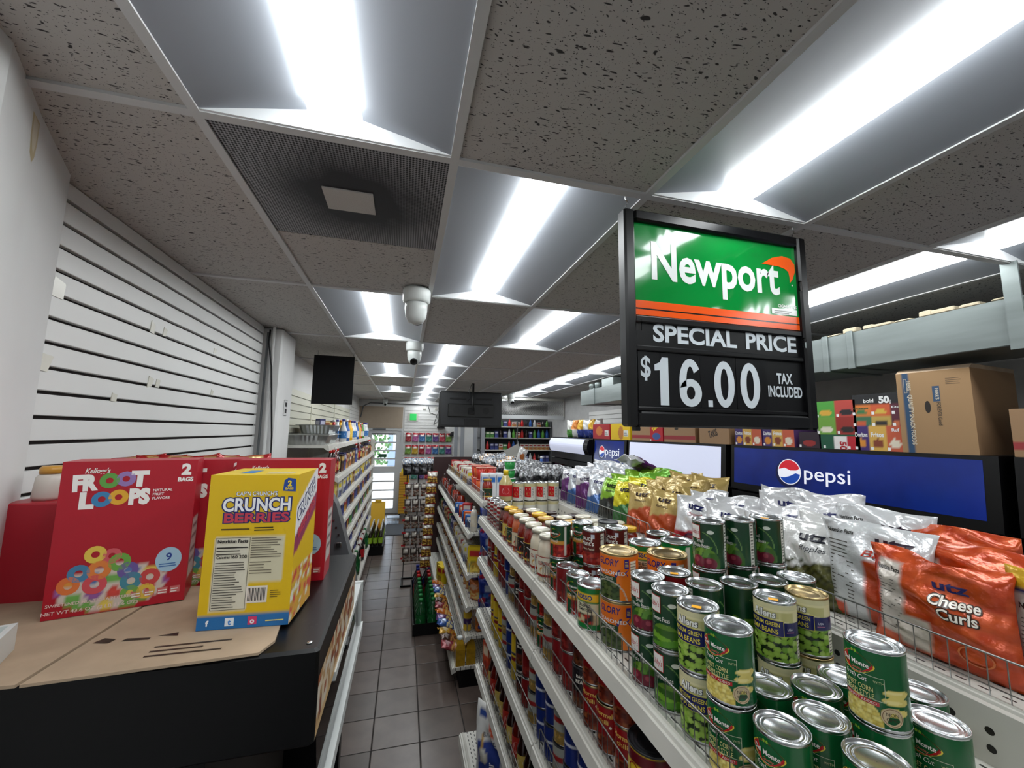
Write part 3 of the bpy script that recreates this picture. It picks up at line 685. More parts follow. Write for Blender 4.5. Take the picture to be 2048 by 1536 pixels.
du = thing('ventilation_duct', 'galvanised steel duct hung above the drink coolers', 'duct', (2.45, 0, 2.39))
MB().box(0, .42, -.8, 5.35, 0, .205, bev=.004).build('duct_body', M['duct'], du)
for y in (1.66, 1.80, 3.2, 4.9): MB().box(-.012, .43, y, y+.035, -.008, .213, bev=.004).build('flange', M['duct'], du)
MB().box(-.022, -.014, 1.0, 1.05, -.02, .35).build('hanger_strap', M['duct'], du)
for k in range(9):
    y = 1.05+k*.085; MB().box(.0, .05, y, y+.05+.02*(k % 3), .204, .214+.006*(k % 4), bev=.004).build('insulation_scrap', mat('torn_insulation', (176, 164, 140), rough=.95), du)
MB().box(.08, .36, 4.55, 4.85, .206, .33, bev=.005).build('damper_box', M['duct'], du)
for y in (5.02, 5.2): MB().lathe([(.045, .206), (.045, .26), (.05, .265), (.05, .30), (.045, .305)], 16, .12, y).build('vent_collar', M['duct'], du)

# ------------------------------------------------------------------ black display cooler with cardboard on top
ZC = 1.55
dc = thing('display_cooler', 'black display cabinet with a food picture on its edge, under the cereal boxes', 'cooler')
MB().box(-1.02, -.150, .955, 1.62, 1.365, ZC, bev=.006).build('header', M['blackm'], dc)
MB().box(-1.02, -.34, .965, 1.60, 0, 1.365).build('cabinet_body', M['blackp'], dc)
vp = Print()
for k in range(6):
    for q in range(5): vp.ell(-.185+.008*(q % 2)-.012*(q//2), 1.06+k*.09+.008*q, .0035, .0035, (2, 2, 2), 1, 8)
put('vent_hole', vp.lay(topface(ZC), 'vent_hole'), dc)
fp = MB(); n = 24; zz = 6
for i in range(n):
    for j in range(zz):
        r = random.Random(i*7+j*31); y = .965+.65*i/n; z = 1.372+.118*j/zz
        base = [(176, 140, 96), (206, 188, 160), (150, 84, 52), (120, 62, 40), (206, 196, 180)][int(r.random()*5)]
        if j == 0: base = (196, 162, 112)
        fp.add([(-.1492, y, z), (-.1492, y+.65/n, z), (-.1492, y+.65/n, z+.118/zz), (-.1492, y, z+.118/zz)], [(0, 1, 2, 3)], S(*base))
fp.build('food_picture', M['print'], dc)
MB().lathe([(.006, ZC), (.006, ZC+.002), (.003, ZC+.003)], 10, -.175, .985).build('screw', M['chrome'], dc)
# white framed glass flap on the aisle side
gf = thing('glass_flap_door', 'white framed glass flap on the aisle side of the black display cabinet', 'door')
MB().prism_y([(-.170, 1.352), (-.145, 1.352), (-.145, 1.374), (-.170, 1.374)], 1.20, 1.84).build('top_rail', M['alu'], gf)
MB().prism_y([(-.158, 1.172), (-.132, 1.172), (-.132, 1.212), (-.158, 1.212)], 1.02, 1.86).build('bottom_rail', M['alu'], gf)
MB().prism_x([(1.825, 1.20), (1.85, 1.20), (1.85, 1.375), (1.825, 1.375)], -.158, -.138).build('end_stile', M['alu'], gf)
MB().box(-.24, -.138, 1.83, 1.85, 1.36, 1.378).build('hinge_bar', M['alu'], gf)
MB().box(-.150, -.138, 1.38, 1.43, 1.340, 1.352).build('catch', M['blackp'], gf)
MB().add([(-.147, 1.03, 1.205), (-.147, 1.83, 1.205), (-.158, 1.83, 1.355), (-.158, 1.03, 1.355)], [(0, 1, 2, 3)]).build('pane', M['pane'], gf)
# grey slanted housing behind it
gh = thing('grey_appliance', 'grey plastic appliance housing with a slanted curved side by the aisle', 'appliance')
pr = [(-.55, 1.20), (-.55, 1.75), (-.31, 1.75), (-.27, 1.68), (-.227, 1.54), (-.185, 1.40), (-.172, 1.33), (-.172, 1.20)]
MB().prism_y(pr[::-1], 1.90, 1.975).build('housing', M['grey'], gh)
for k in range(4): MB().box(-.292+.012*k, -.284+.012*k, 1.894, 1.90, 1.64-.03*k, 1.648-.03*k).build('vent_slot', M['chrome'], gh)
MB().box(-.262, -.238, 1.888, 1.90, 1.50, 1.525, bev=.003).build('latch', M['chrome'], gh)
MB().box(-.55, -.20, 1.905, 1.97, 0, 1.20).build('stand', M['blackp'], gh)
# cardboard sheet
cb = thing('flattened_carton', 'flattened brown carton lying under the cereal boxes', 'cardboard', (0, 0, ZC))
MB().prism_z([(-.62, .935), (-.262, .955), (-.245, 1.0), (-.29, 1.35), (-.60, 1.38)], .001, .006).build('flap', M['card'], cb)
MB().prism_z([(-1.0, .95), (-.625, .933), (-.605, 1.38), (-1.0, 1.42)], .0025, .008).build('flap', M['card'], cb)
cp = Print()
for k in range(3): cp.lines(-.47, -.33, .985+.018*k, .997+.018*k, 1, (60, 46, 36), 1, k)
cp.poly([(-.60, 1.07), (-.57, 1.062), (-.565, 1.078), (-.59, 1.088)], (46, 36, 30)); cp.poly([(-.55, 1.066), (-.50, 1.062), (-.50, 1.070), (-.545, 1.076)], (46, 36, 30)); cp.poly([(-.49, 1.075), (-.45, 1.066), (-.455, 1.082)], (46, 36, 30))
put('lettering', cp.lay(topface(.0065), 'lettering'), cb)
wt = thing('white_tray', 'white plastic tray corner on the cardboard at the picture edge', 'tray', (-.80, .98, ZC+.009), .35)
MB().box(-.12, .10, -.06, .06, 0, .008).box(-.12, .10, -.06, -.05, .008, .05).box(-.12, .10, .05, .06, .008, .05).box(.09, .10, -.05, .05, .008, .05).build('tray_shell', M['alu'], wt)

# ------------------------------------------------------------------ goods: cans, jars, bottles, boxes, bags
def cyl_print(name, r, h, paint, seg=56, nz=26, z0=.004, z1=None, material=None, rim=True):
    z1 = h-.004 if z1 is None else z1
    th = np.linspace(-PI, PI, seg+1); zz = np.linspace(z0, z1, nz+1)
    T, Z = np.meshgrid(th, zz); T, Z = T.ravel(), Z.ravel()
    rb = r*.982
    v = np.stack([rb*np.sin(T), -rb*np.cos(T), Z], 1); n = seg+1
    f = [(k*n+i, k*n+i+1, k*n+n+i+1, k*n+n+i) for k in range(nz) for i in range(seg)]
    c = paint(Cv(T*r, Z, (128, 128, 128))).c
    mi = [0]*len(f)
    if rim:      # the steel bead at the foot
        o = len(v); m = 28
        pr = [(r*.9, 0), (r, .0008), (r, .0035), (rb, .0048)]
        a = np.arange(m)*2*PI/m
        v = np.concatenate([v]+[np.stack([q*np.sin(a), -q*np.cos(a), np.full(m, z)], 1) for q, z in pr])
        c = np.concatenate([c, np.full((m*len(pr), 3), .6)])
        for k in range(len(pr)-1):
            for i in range(m): f.append((o+k*m+i, o+k*m+(i+1) % m, o+k*m+m+(i+1) % m, o+k*m+m+i)); mi.append(1)
    return mesh_np(name, v, f, [material or M['print_gloss'], M['tin']], c, True, mi)
def lid_mesh(r, h, material, ring=True):
    rb = r*.982
    pr = [(rb, h-.0052), (r, h-.004), (r, h-.0008), (r*.985, h), (r*.955, h-.0004), (r*.94, h-.0045), (r*.80, h-.0042), (r*.775, h-.0032), (r*.74, h-.0042), (r*.66, h-.0042), (r*.63, h-.0034), (r*.59, h-.0044), (.0008, h-.0044)]
    if not ring: pr = [(rb, h-.012), (r*1.02, h-.010), (r*1.02, h-.001), (r*.99, h), (r*.9, h), (r*.87, h-.003), (.001, h-.003)]
    return MB().lathe(pr, 32, cap=False).mesh('lid', material)
KIND = {}
def kind(key, name, body, lid=None, deco=None, h=.113, r=.038, extra=()): KIND[key] = dict(name=name, body=body, lid=lid, deco=deco, h=h, r=r, extra=extra)
STICK = None
def item(key, loc, rotz, label, cat, group=None, parts=True, sticker=False, name=None, tilt=None):
    k = KIND[key]
    o = put(name or k['name'], k['body'], None, loc, rotz); tag(o, label, cat, group)
    if tilt: o.rotation_euler = (tilt[0], tilt[1], rotz)
    if parts:
        if k['lid']: put('lid', k['lid'], o)
        if k['deco']: put('lettering', k['deco'], o)
        for n, me in k['extra']: put(n, me, o)
        if sticker: put('price_sticker', STICK, o, (.004, -.012, k['h']-.0035), .4)
    return o
STICK = MB().box(-.0085, .0085, -.006, .006, 0, .0006, S(250, 176, 40)).mesh('price_sticker', M['print'])
R, H = .038, .1127
lid_t = lid_mesh(R, H, M['tin']); lid_g = lid_mesh(R, H, M['gold_tin']); lid_d = lid_mesh(R, H, M['dark_tin'])

# --- painted labels (x: metres round the can from the label centre, z: up)
def lb_veg(pic):
    def f(c):
        c.c[:] = lin((16, 66, 36)); c.fade(.03, .11, (22, 56, 34))
        for d in (0, 2*PI*R/2, -2*PI*R/2): 
            X0 = c.X-d; s = Cv(X0, c.Z, (0, 0, 0))
            m = ((X0-.004)/.036)**2+((c.Z-.016)/.036)**2 < 1; c.put(m & (c.Z < .05), (96, 134, 44)); c.put(m & (c.Z < .04), (54, 96, 30))
            if pic == 'beet':
                c.put(((X0+.012)/.016)**2+((c.Z-.018)/.015)**2 < 1, (120, 34, 52)); c.put(((X0-.016)/.017)**2+((c.Z-.016)/.014)**2 < 1, (108, 26, 46))
                c.put(((X0+.014)/.006)**2+((c.Z-.022)/.005)**2 < 1, (168, 70, 86)); c.put(((X0-.014)/.006)**2+((c.Z-.021)/.005)**2 < 1, (156, 62, 78))
                c.put((np.abs(X0-.012-(c.Z-.045)*.5) < .006) & (c.Z > .030) & (c.Z < .056), (92, 140, 52)); c.put((np.abs(X0+.004-(c.Z-.04)*.3) < .004) & (c.Z > .032) & (c.Z < .05), (120, 160, 60))
            elif pic == 'peas':
                for q in range(5): c.put((np.hypot(X0+.022-.011*q, (c.Z-.026+.002*q)*1.1) < .0068), (116, 168, 48))
                c.put((np.abs(c.Z-.012-.25*X0) < .006) & (np.abs(X0) < .036), (84, 140, 40))
            else:
                for q in range(6): c.put((np.abs(c.Z-.014-.004*q-.4*(X0-.01)*((-1)**q)) < .003) & (np.abs(X0) < .034), (88, 128, 44) if q % 2 else (66, 104, 34))
            c.put((np.abs(np.hypot((X0+.012)/.046, (c.Z-.04)/.05)-1) < .018) & (X0 > 0) & (c.Z > .04), (110, 150, 80))
        c.rect(.055, .066, .006, .106, (206, 206, 196)); c.put((c.X > .056) & (c.X < .065) & ((c.Z*420).astype(int) % 3 == 0), (60, 60, 56))
        c.put(c.Z < .007, (40, 24, 28) if pic == 'beet' else (14, 44, 22)); return c
    return f
def lb_lima(c):
    c.c[:] = lin((224, 216, 168)); c.put(c.Z > .098, (212, 206, 162))
    c.put((c.Z > .082-.25*np.abs(c.X-.02)) & (c.Z < .094) & (c.X > -.01) & (c.X < .05), (196, 190, 130))
    c.blobs(c.Z < .054, .0115, [(132, 172, 62), (150, 186, 76), (112, 156, 52), (164, 196, 92)], 3, (24, 44, 16), .60)
    c.put((c.Z > .052) & (c.Z < .076), (34, 36, 92))
    c.rect(.058, .072, .01, .05, (220, 216, 200)); c.put((c.X > .059) & (c.X < .071) & (c.Z > .012) & (c.Z < .048) & ((c.Z*500).astype(int) % 3 == 0), (80, 80, 70)); return c
def lb_corn(c):
    c.c[:] = lin((14, 84, 44)); c.fade(.0, .113, (18, 92, 48))
    for d in (0., -PI*R, PI*R):
        X0 = c.X-d
        m = (np.hypot((X0+.010)/.030, (c.Z-.006)/.034) < 1); c.blobs(m, .006, [(232, 214, 120), (240, 226, 140), (222, 200, 100)], 5, (196, 170, 80), .7)
        for q in range(3): c.ell(d+.040-.002*q, .054-.013*q+.002*(q % 2), .018, .0058, (222, 204, 116)); c.ell(d+.036-.002*q, .0555-.013*q, .012, .0022, (236, 222, 150)); 
    return c
def lb_diced(c):
    c.c[:] = lin((16, 70, 38))
    c.blobs((c.Z < .046) & (np.abs(((c.X+.02) % .119)-.06) < .05), .009, [(176, 40, 34), (196, 58, 44), (150, 26, 26)], 2, (110, 18, 18), .66)
    c.put((c.Z > .046) & (c.Z < .058) & (((c.X+.03) % .119) < .06), (206, 148, 60)); c.rect(.03, .042, .01, .105, (222, 220, 210)); return c
def lb_glory(c):
    c.c[:] = lin((226, 110, 30)); c.fade(.1, .0, (236, 128, 40))
    c.put((c.Z < .062) & (c.X < .014) & (c.X > -.07), (22, 58, 30)); c.put(c.Z > .112, (180, 150, 90))
    c.blobs((c.Z < .046) & (c.X < .022) & (c.X > -.07), .012, [(62, 82, 40), (46, 66, 32), (86, 100, 54)], 7, (24, 36, 18), .66)
    c.put(np.abs(np.hypot((c.X+.012)/.052, (c.Z-.0)/.05)-1) < .03, (196, 190, 176))
    c.rect(.052, .072, .012, .10, (230, 222, 200)); c.put((c.X > .053) & (c.X < .071) & (c.Z > .015) & (c.Z < .095) & ((c.Z*420).astype(int) % 3 == 0), (90, 80, 60)); return c
def lb_rosso(c):
    c.c[:] = lin((22, 120, 56)); c.put((c.Z > .018) & (c.Z < .075) & (np.abs(c.X) < .045), (214, 208, 176)); c.put((c.Z > .078) & (c.Z < .098) & (np.abs(c.X) < .042), (232, 190, 52))
    c.blobs((c.Z > .02) & (c.Z < .045) & (np.abs(c.X) < .04), .014, [(176, 48, 34), (40, 40, 36), (200, 180, 140)], 4, (60, 50, 40), .7); c.rect(.05, .066, .008, .105, (226, 222, 206)); return c
def lb_flat(base, band=None, pic=None, piccols=None, seed=1, zb=(.06, .085), nut=True):
    def f(c):
        z = c.Z/c.Z.max()*.113
        c.c[:] = lin(base)
        if pic: c.blobs((z < .046) & (((c.X+.04) % .12) < .085), .012, piccols, seed, pic, .66)
        if band: c.put((z > zb[0]) & (z < zb[1]), band)
        if nut:
            c.rect(.040, .056, .006, .102, (222, 218, 206)); c.put((c.X > .042) & (c.X < .054) & ((c.Z*430).astype(int) % 3 == 0) & (c.Z > .01) & (c.Z < .098), (80, 76, 70))
        return c
    return f
def wrap(p, r, name='lettering'): return p.lay(onto_can(r*.982), name, M['print_gloss'], eps=.0003)
def libby(words):
    p = Print(); p.rect(-.034, -.004, .070, .103, (176, 34, 40), 1, .004); p.rect(-.0325, -.0055, .0715, .1015, (238, 236, 230), 2, .004)
    p.text("Libby's", -.019, .081, .011, (186, 30, 40), 3, w=.024, shear=.2)
    p.ell(.019, .089, .008, .0045, (206, 212, 200), 2)
    for i, (t, h, z, w_) in enumerate(words): p.text(t, -.005, z, h, (240, 240, 232), 3, w=w_, bold=.004)
    p.lines(-.022, .012, .0485, .0495, 1, (200, 206, 150), 3); p.lines(-.012, .02, .0065, .0085, 1, (214, 200, 190), 3)
    return wrap(p, R)
kind('beets', 'beet_can', cyl_print('beet_can', R, H, lb_veg('beet'), 128, 64), lid_t, libby([('Small', .0085, .063, .017), ('Whole Beets', .0085, .052, .042)]))
kind('peas', 'pea_can', cyl_print('pea_can', R, H, lb_veg('peas'), 128, 64), lid_t, libby([('Sweet Peas', .009, .056, .038)]))
kind('greenbeans', 'green_bean_can', cyl_print('green_bean_can', R, H, lb_veg('gb'), 110, 50), lid_t, libby([('Cut Green', .008, .063, .03), ('Beans', .008, .052, .022)]))
p = Print()
p.text('Allens', -.004, .083, .0125, (26, 26, 60), 2, w=.044, bold=.07, shear=.12); p.text('Allens', -.004, .083, .0125, (246, 246, 240), 3, w=.042, bold=.03, shear=.12)
p.rect(-.040, .030, .050, .0795, (214, 200, 90), 1, .005); p.rect(-.039, .029, .051, .0785, (30, 32, 96), 2, .005)
p.text('MEDIUM GREEN', -.005, .0675, .0075, (232, 214, 80), 3, w=.056, bold=.01); p.text('LIMA BEANS', -.006, .0545, .0088, (232, 214, 80), 3, w=.052, bold=.015)
p.text('USA', .041, .063, .004, (200, 200, 220), 3, bold=.02); p.lines(.034, .05, .058, .0615, 1, (170, 110, 140), 3)
kind('lima', 'lima_bean_can', cyl_print('lima_bean_can', R, H, lb_lima, 150, 76), lid_t, wrap(p, R)); KIND['lima_gold'] = dict(KIND['lima'], lid=lid_g)
p = Print()
def shield(p, x, z, k):
    def ov(g): return [(x+k*g*.030*math.cos(a)*(1+.10*math.cos(2*a)), z+k*g*.0165*math.sin(a)*(1-.22*math.cos(2*a))) for a in np.linspace(0, 2*PI, 26)[:-1]]
    p.poly(ov(1.), (232, 204, 70), 1); p.poly(ov(.92), (178, 30, 34), 2)
    p.text('Del Monte', x, z-.004*k, .0085*k, (248, 246, 240), 3, w=.048*k, bold=.015); p.text('Quality', x+.004*k, z-.0125*k, .0045*k, (226, 120, 110), 3, shear=.3)
    for d in (-.003, .003): p.ell(x+d*k, z+.019*k, .0022*k, .0032*k, (140, 190, 60), 2, 8)
shield(p, -.012, .086, .8)
p.text('Fresh Cut', -.012, .063, .0068, (244, 244, 236), 3, w=.032, shear=.35); p.text('WITH', .017, .0645, .0036, (190, 200, 150), 3, w=.012)
p.text('SWEET CORN', -.010, .0505, .0068, (226, 222, 150), 3, w=.040); p.text('CREAM STYLE', -.010, .0415, .0068, (226, 222, 150), 3, w=.042)
p.rect(-.034, .016, .0325, .0385, (178, 34, 40), 2, .005); p.text('NO SALT ADDED', -.008, .0338, .0036, (240, 230, 220), 3, w=.042)
p.frame(-.036, .024, .040, .073, .0007, (196, 206, 180), 1, .006)
p.ell(.030, .022, .0135, .0135, (206, 186, 150), 3, 24); p.ring(.030, .022, .0112, .0119, (120, 90, 60), 4, 24); p.text('NON', .030, .0235, .0046, (60, 50, 40), 4); p.text('GMO', .030, .0165, .0046, (60, 50, 40), 4)
kind('corn', 'corn_can', cyl_print('corn_can', R, H, lb_corn, 128, 60), lid_t, wrap(p, R))
p = Print(); shield(p, -.008, .083, .8); p.text('Diced', -.006, .054, .009, (240, 240, 230), 3, w=.026)
kind('diced', 'diced_tomato_can', cyl_print('diced_tomato_can', R, H, lb_diced), lid_t, wrap(p, R))
RG, HG = .0515, .118
p = Print(); p.text('GLORY', -.010, .088, .0165, (56, 40, 110), 2, w=.062, bold=.02, shear=.15)
p.poly([(-.048, .062), (-.03, .0605), (-.01, .0595), (.012, .060), (.030, .062), (.044, .064), (.038, .072), (.046, .081), (.02, .079), (-.005, .0775), (-.03, .0785), (-.048, .080)], (54, 46, 118), 2)
p.text('SEASONED', -.003, .066, .0085, (236, 232, 226), 3, w=.078, bold=.01); p.text('COLLARD GREENS', -.024, .053, .006, (226, 226, 210), 3, w=.056)
p.rect(.034, .046, .082, .106, (54, 46, 118), 2, .004); p.lines(.036, .045, .088, .102, 4, (210, 180, 90), 3)
kind('glory', 'seasoned_greens_can', cyl_print('seasoned_greens_can', RG, HG, lb_glory, 128, 60), lid_mesh(RG, HG, M['gold_tin']), wrap(p, RG), HG, RG)
p = Print(); p.text('ROSSO', 0, .083, .0115, (30, 60, 130), 2, w=.05, bold=.03); p.text('CRUSHED', .0, .062, .0075, (40, 40, 50), 2, w=.042, bold=.02); p.text('TOMATOES', 0, .051, .0075, (40, 40, 50), 2, w=.046, bold=.02)
RR, HR = .0455, .117
kind('rosso', 'crushed_tomato_can', cyl_print('crushed_tomato_can', RR, HR, lb_rosso), lid_mesh(RR, HR, M['tin']), wrap(p, RR), HR, RR)
p = Print(); p.text("Hunt's", -.008, .064, .014, (240, 238, 230), 2, w=.046, bold=.02); p.text('Whole Peeled', -.006, .05, .006, (236, 226, 200), 2, w=.044); p.text('SAUCE', -.008, .08, .010, (240, 238, 230), 2, w=.04, bold=.02); p.rect(.006, .018, .086, .1, (190, 196, 210), 2)
kind('hunts', 'tomato_sauce_can', cyl_print('tomato_sauce_can', R, H, lb_flat((92, 30, 28), None, (110, 24, 20), [(150, 34, 30), (180, 60, 44)], 4)), lid_t, wrap(p, R))
kind('redcan', 'red_kidney_can', cyl_print('red_kidney_can', R, H, lb_flat((122, 24, 28), None, (90, 20, 20), [(140, 44, 40), (110, 30, 30)], 6)), lid_t, None)
p = Print(); p.text('Hormel', -.006, .086, .011, (222, 178, 90), 2, w=.05, bold=.02); p.text('chili', -.006, .070, .010, (222, 178, 90), 2, w=.03, bold=.02); p.text('\u2022', .014, .055, .02, (230, 220, 200), 2)
kind('chili', 'chili_can', cyl_print('chili_can', R, H, lb_flat((140, 20, 24), None, (70, 22, 14), [(124, 50, 30), (96, 34, 22), (150, 80, 44)], 8, nut=False)), lid_g, wrap(p, R))
p = Print(); p.text('BEANS', 0, .07, .010, (236, 232, 220), 2, w=.04, bold=.02); p.text('BAKED', 0, .085, .008, (236, 232, 220), 2, w=.036, bold=.02)
kind('blackcan', 'baked_bean_can', cyl_print('baked_bean_can', R, H, lb_flat((34, 30, 34), (90, 40, 34), (40, 20, 14), [(110, 60, 34), (84, 44, 26)], 9, (.03, .05))), lid_d, wrap(p, R))
kind('bluecan', 'blue_can', cyl_print('blue_can', R, H, lb_flat((26, 44, 112), (206, 210, 220), None, None, 2, (.062, .07))), lid_d)
kind('greycan', 'pale_soup_can', cyl_print('pale_soup_can', R, H, lb_flat((156, 158, 150), (150, 40, 40), (120, 110, 80), [(190, 150, 80), (150, 120, 60)], 5, (.07, .085))), lid_d)
kind('yellowcan', 'yellow_can', cyl_print('yellow_can', R, H, lb_flat((208, 174, 40), (120, 30, 34), None, None, 3, (.085, .104))), lid_d)
kind('flatcan', 'flat_fish_can', cyl_print('flat_fish_can', .042, .045, lb_flat((150, 40, 42), (220, 214, 200), None, None, 3), 32, 8), lid_mesh(.042, .045, M['tin']), None, .045, .042)
RY, HY = .052, .135
p = Print(); p.lines(-.03, .02, .05, .08, 3, (120, 20, 24), 2); p.ring(-.02, .09, .012, .0145, (140, 30, 30), 2)
kind('bigyellow', 'large_yellow_can', cyl_print('large_yellow_can', RY, HY, lb_flat((214, 182, 46), (96, 20, 30), (150, 70, 30), [(180, 110, 50), (120, 60, 30)], 3, (.09, .113))), lid_mesh(RY, HY, M['dark_tin']), wrap(p, RY), HY, RY)
# soup cans with a red front and printed back
p = Print(); p.rect(-.034, .014, .022, .088, (196, 30, 34), 1, .004); p.lines(.018, .036, .02, .085, 9, (80, 80, 84), 2); p.lines(-.016, .008, .066, .078, 2, (240, 230, 220), 3); p.ell(-.004, .042, .013, .011, (176, 120, 70), 2)
kind('soup', 'soup_can', cyl_print('soup_can', R, H, lb_flat((216, 214, 204), (206, 196, 150), None, None, 3, (.092, .113), False)), lid_t, wrap(p, R))

# --- jars and bottles turned on a lathe
def turned(name, prof, cols, n=20, material=None): 
    m = MB(); m.lathe(prof, n, cols=[S(*c) for c in cols]); return m.mesh(name, material or M['glassy'])
M['lidmetal'] = mat('painted_metal_lid', attr=True, rough=.3, metal=.6)
def jar(key, body, lidc, lab, labtxt=None, h=.165, r=.043):
    me = turned('jar', [(r*.85, 0), (r*.97, .006), (r, h*.3), (r, h*.62), (r*.96, h*.72), (r*.84, h*.82), (r*.72, h*.88), (r*.72, h*.92)], [body]*7, 24)
    lid = turned('lid', [(r*.82, h*.905), (r*.85, h*.91), (r*.85, h-.003), (r*.80, h), (r*.74, h-.002), (.001, h-.002)], [lidc]*5, 26, M['lidmetal'])
    p = Print(); w_ = r*1.25
    p.rect(-w_, w_, .022, h*.56, lab[0], 1, .006); p.rect(-w_, w_, .022, .030, lab[1], 2, .006); p.rect(-w_, w_, h*.54, h*.56, lab[1], 2, .006)
    p.ell(0, .045, r*.55, .014, lab[2], 2)
    if not labtxt: p.lines(-r*.7, r*.7, h*.38, h*.5, 2, lab[3], 3)
    if labtxt: p.text(labtxt, 0, h*.38, .012, lab[3], 3, w=r*1.5, bold=.02)
    kind(key, 'sauce_jar', me, lid, p.lay(onto_can(r), 'lettering', M['print'], eps=.0004), h, r)
jar('jar_red', (122, 26, 14), (214, 208, 190), ((38, 28, 26), (214, 178, 80), (190, 60, 30), (232, 206, 120)), None)
jar('jar_red2', (150, 40, 20), (206, 160, 70), ((30, 60, 40), (214, 178, 80), (200, 80, 40), (240, 230, 200)), None)
jar('jar_orange', (190, 92, 44), (212, 204, 186), ((226, 214, 180), (150, 40, 30), (190, 60, 30), (140, 30, 30)), None)
jar('jar_white', (214, 204, 182), (206, 202, 186), ((226, 220, 200), (150, 40, 30), (206, 160, 90), (160, 30, 30)), 'CLASSICO')
jar('jar_dark', (96, 22, 14), (52, 34, 30), ((60, 20, 20), (214, 178, 80), (120, 40, 20), (232, 206, 120)), None, .15, .04)
jar('jar_gold', (130, 34, 16), (226, 176, 40), ((214, 190, 90), (150, 40, 30), (190, 60, 30), (140, 30, 30)), None)
def bottle(key, body, cap, lab, h=.24, r=.036, neck=.35, name='bottle', n=16, material=None, capped=.10):
    zn = h*(1-neck)
    me = turned(name, [(r*.85, 0), (r, .008), (r, zn*.9), (r*.82, zn), (r*.45, zn+(h-zn)*.45), (r*.36, h*(1-capped))], [body]*5, n, material)
    rc = r*.40
    lid = turned('cap', [(rc, h*(1-capped)), (rc, h-.003), (rc*.85, h), (.001, h)], [cap]*3, 14, M['plastic'])
    p = Print().rect(-PI*r*.9, PI*r*.9, zn*.25, zn*.8, lab, 1, .008); p.ell(0, zn*.52, r*.6, zn*.16, tuple(min(255, int(c*.5+120)) for c in lab), 2)
    kind(key, name, me, None, None, h, r, (('cap', lid), ('label', p.lay(onto_can(r), 'label', M['print'], eps=.0006))))
bottle('soda_green', (10, 72, 34), (30, 120, 60), (16, 96, 44), .30, .053, .34, 'soda_bottle')
bottle('soda_red', (22, 10, 10), (190, 24, 30), (176, 24, 30), .30, .053, .34, 'soda_bottle')
bottle('soda_blue', (16, 14, 18), (30, 50, 150), (26, 60, 150), .30, .053, .34, 'soda_bottle')
bottle('juice_small', (40, 34, 20), (214, 214, 210), (150, 190, 40), .25, .034, .36, 'juice_bottle')
bottle('juice_orange', (206, 130, 30), (214, 214, 210), (226, 170, 40), .25, .034, .36, 'juice_bottle')
bottle('sauce_b', (96, 20, 14), (220, 220, 214), (176, 40, 30), .24, .034, .4, 'sauce_bottle')
bottle('sauce_dark', (40, 16, 12), (196, 40, 36), (206, 180, 90), .22, .03, .42, 'sauce_bottle')
bottle('oil', (206, 170, 50), (226, 226, 220), (226, 200, 90), .26, .038, .3, 'oil_bottle')
bottle('clean_w', (220, 222, 224), (60, 60, 150), (40, 110, 180), .25, .04, .42, 'cleaner_bottle', 14, M['plastic'])
bottle('clean_y', (232, 176, 30), (206, 120, 20), (240, 200, 80), .25, .042, .36, 'cleaner_bottle', 14, M['plastic'])
bottle('clean_b', (40, 90, 170), (220, 220, 220), (230, 230, 240), .25, .04, .42, 'cleaner_bottle', 14, M['plastic'])
bottle('clean_g', (90, 160, 60), (230, 120, 30), (240, 240, 230), .24, .04, .42, 'cleaner_bottle', 14, M['plastic'])
bottle('clean_r', (196, 40, 40), (240, 240, 240), (240, 220, 210), .24, .038, .42, 'cleaner_bottle', 14, M['plastic'])
bottle('wine', (20, 26, 18), (90, 20, 30), (214, 204, 180), .30, .037, .42, 'dark_bottle', 14)
bottle('spray_white', (214, 208, 196), (190, 186, 178), (226, 214, 190), .2, .03, .2, 'lotion_bottle', 16, M['plastic'], .25)

# --- boxes: printed front and side, plain top
def printed_box(name, w, d, h, base, paint=None, spaint=None, n=26, top=None, material=None):
    v, f, c = [], [], []
    def face(fn, nx, nz, W_, painter, colr):
        o = len(v); xs, zs = np.meshgrid(np.linspace(-W_/2, W_/2, nx+1), np.linspace(0, h, nz+1)); xs, zs = xs.ravel(), zs.ravel()
        cv = Cv(xs, zs, colr)
        if painter: painter(cv)
        v.extend(np.stack(fn(xs, zs), 1)); c.extend(cv.c)
        for k in range(nz):
            for i in range(nx): f.append((o+k*(nx+1)+i, o+k*(nx+1)+i+1, o+(k+1)*(nx+1)+i+1, o+(k+1)*(nx+1)+i))
    face(lambda x, z: (x, np.full_like(x, -d/2), z), n if paint else 1, n if paint else 1, w, paint, base)
    face(lambda x, z: (np.full_like(x, w/2), x, z), n//2 if spaint else 1, n if spaint else 1, d, spaint, base)
    face(lambda x, z: (-x, np.full_like(x, d/2), z), 1, 1, w, None, base)
    face(lambda x, z: (np.full_like(x, -w/2), -x, z), n//2 if spaint else 1, n if spaint else 1, d, spaint, base)
    for zz, r_ in ((h, 1), (0, -1)):
        o = len(v); q = [(-w/2, -d/2, zz), (w/2, -d/2, zz), (w/2, d/2, zz), (-w/2, d/2, zz)][::r_]
        v.extend(q); c.extend([lin(top or base)]*4); f.append((o, o+1, o+2, o+3))
    return mesh_np(name, v, f, material or M['print'], np.array(c), False)
def pbx(band, blob=None, seed=0, zf=(.62, .9)):
    def f(c):
        h = c.Z.max(); w_ = c.X.max()
        if blob: c.blobs(c.Z < h*.42, max(.008, w_*.45), blob, seed, tuple(int(q*.6) for q in blob[0]), .62)
        c.rect(-w_*.8, w_*.8, h*zf[0], h*zf[1], band); return c
    return f
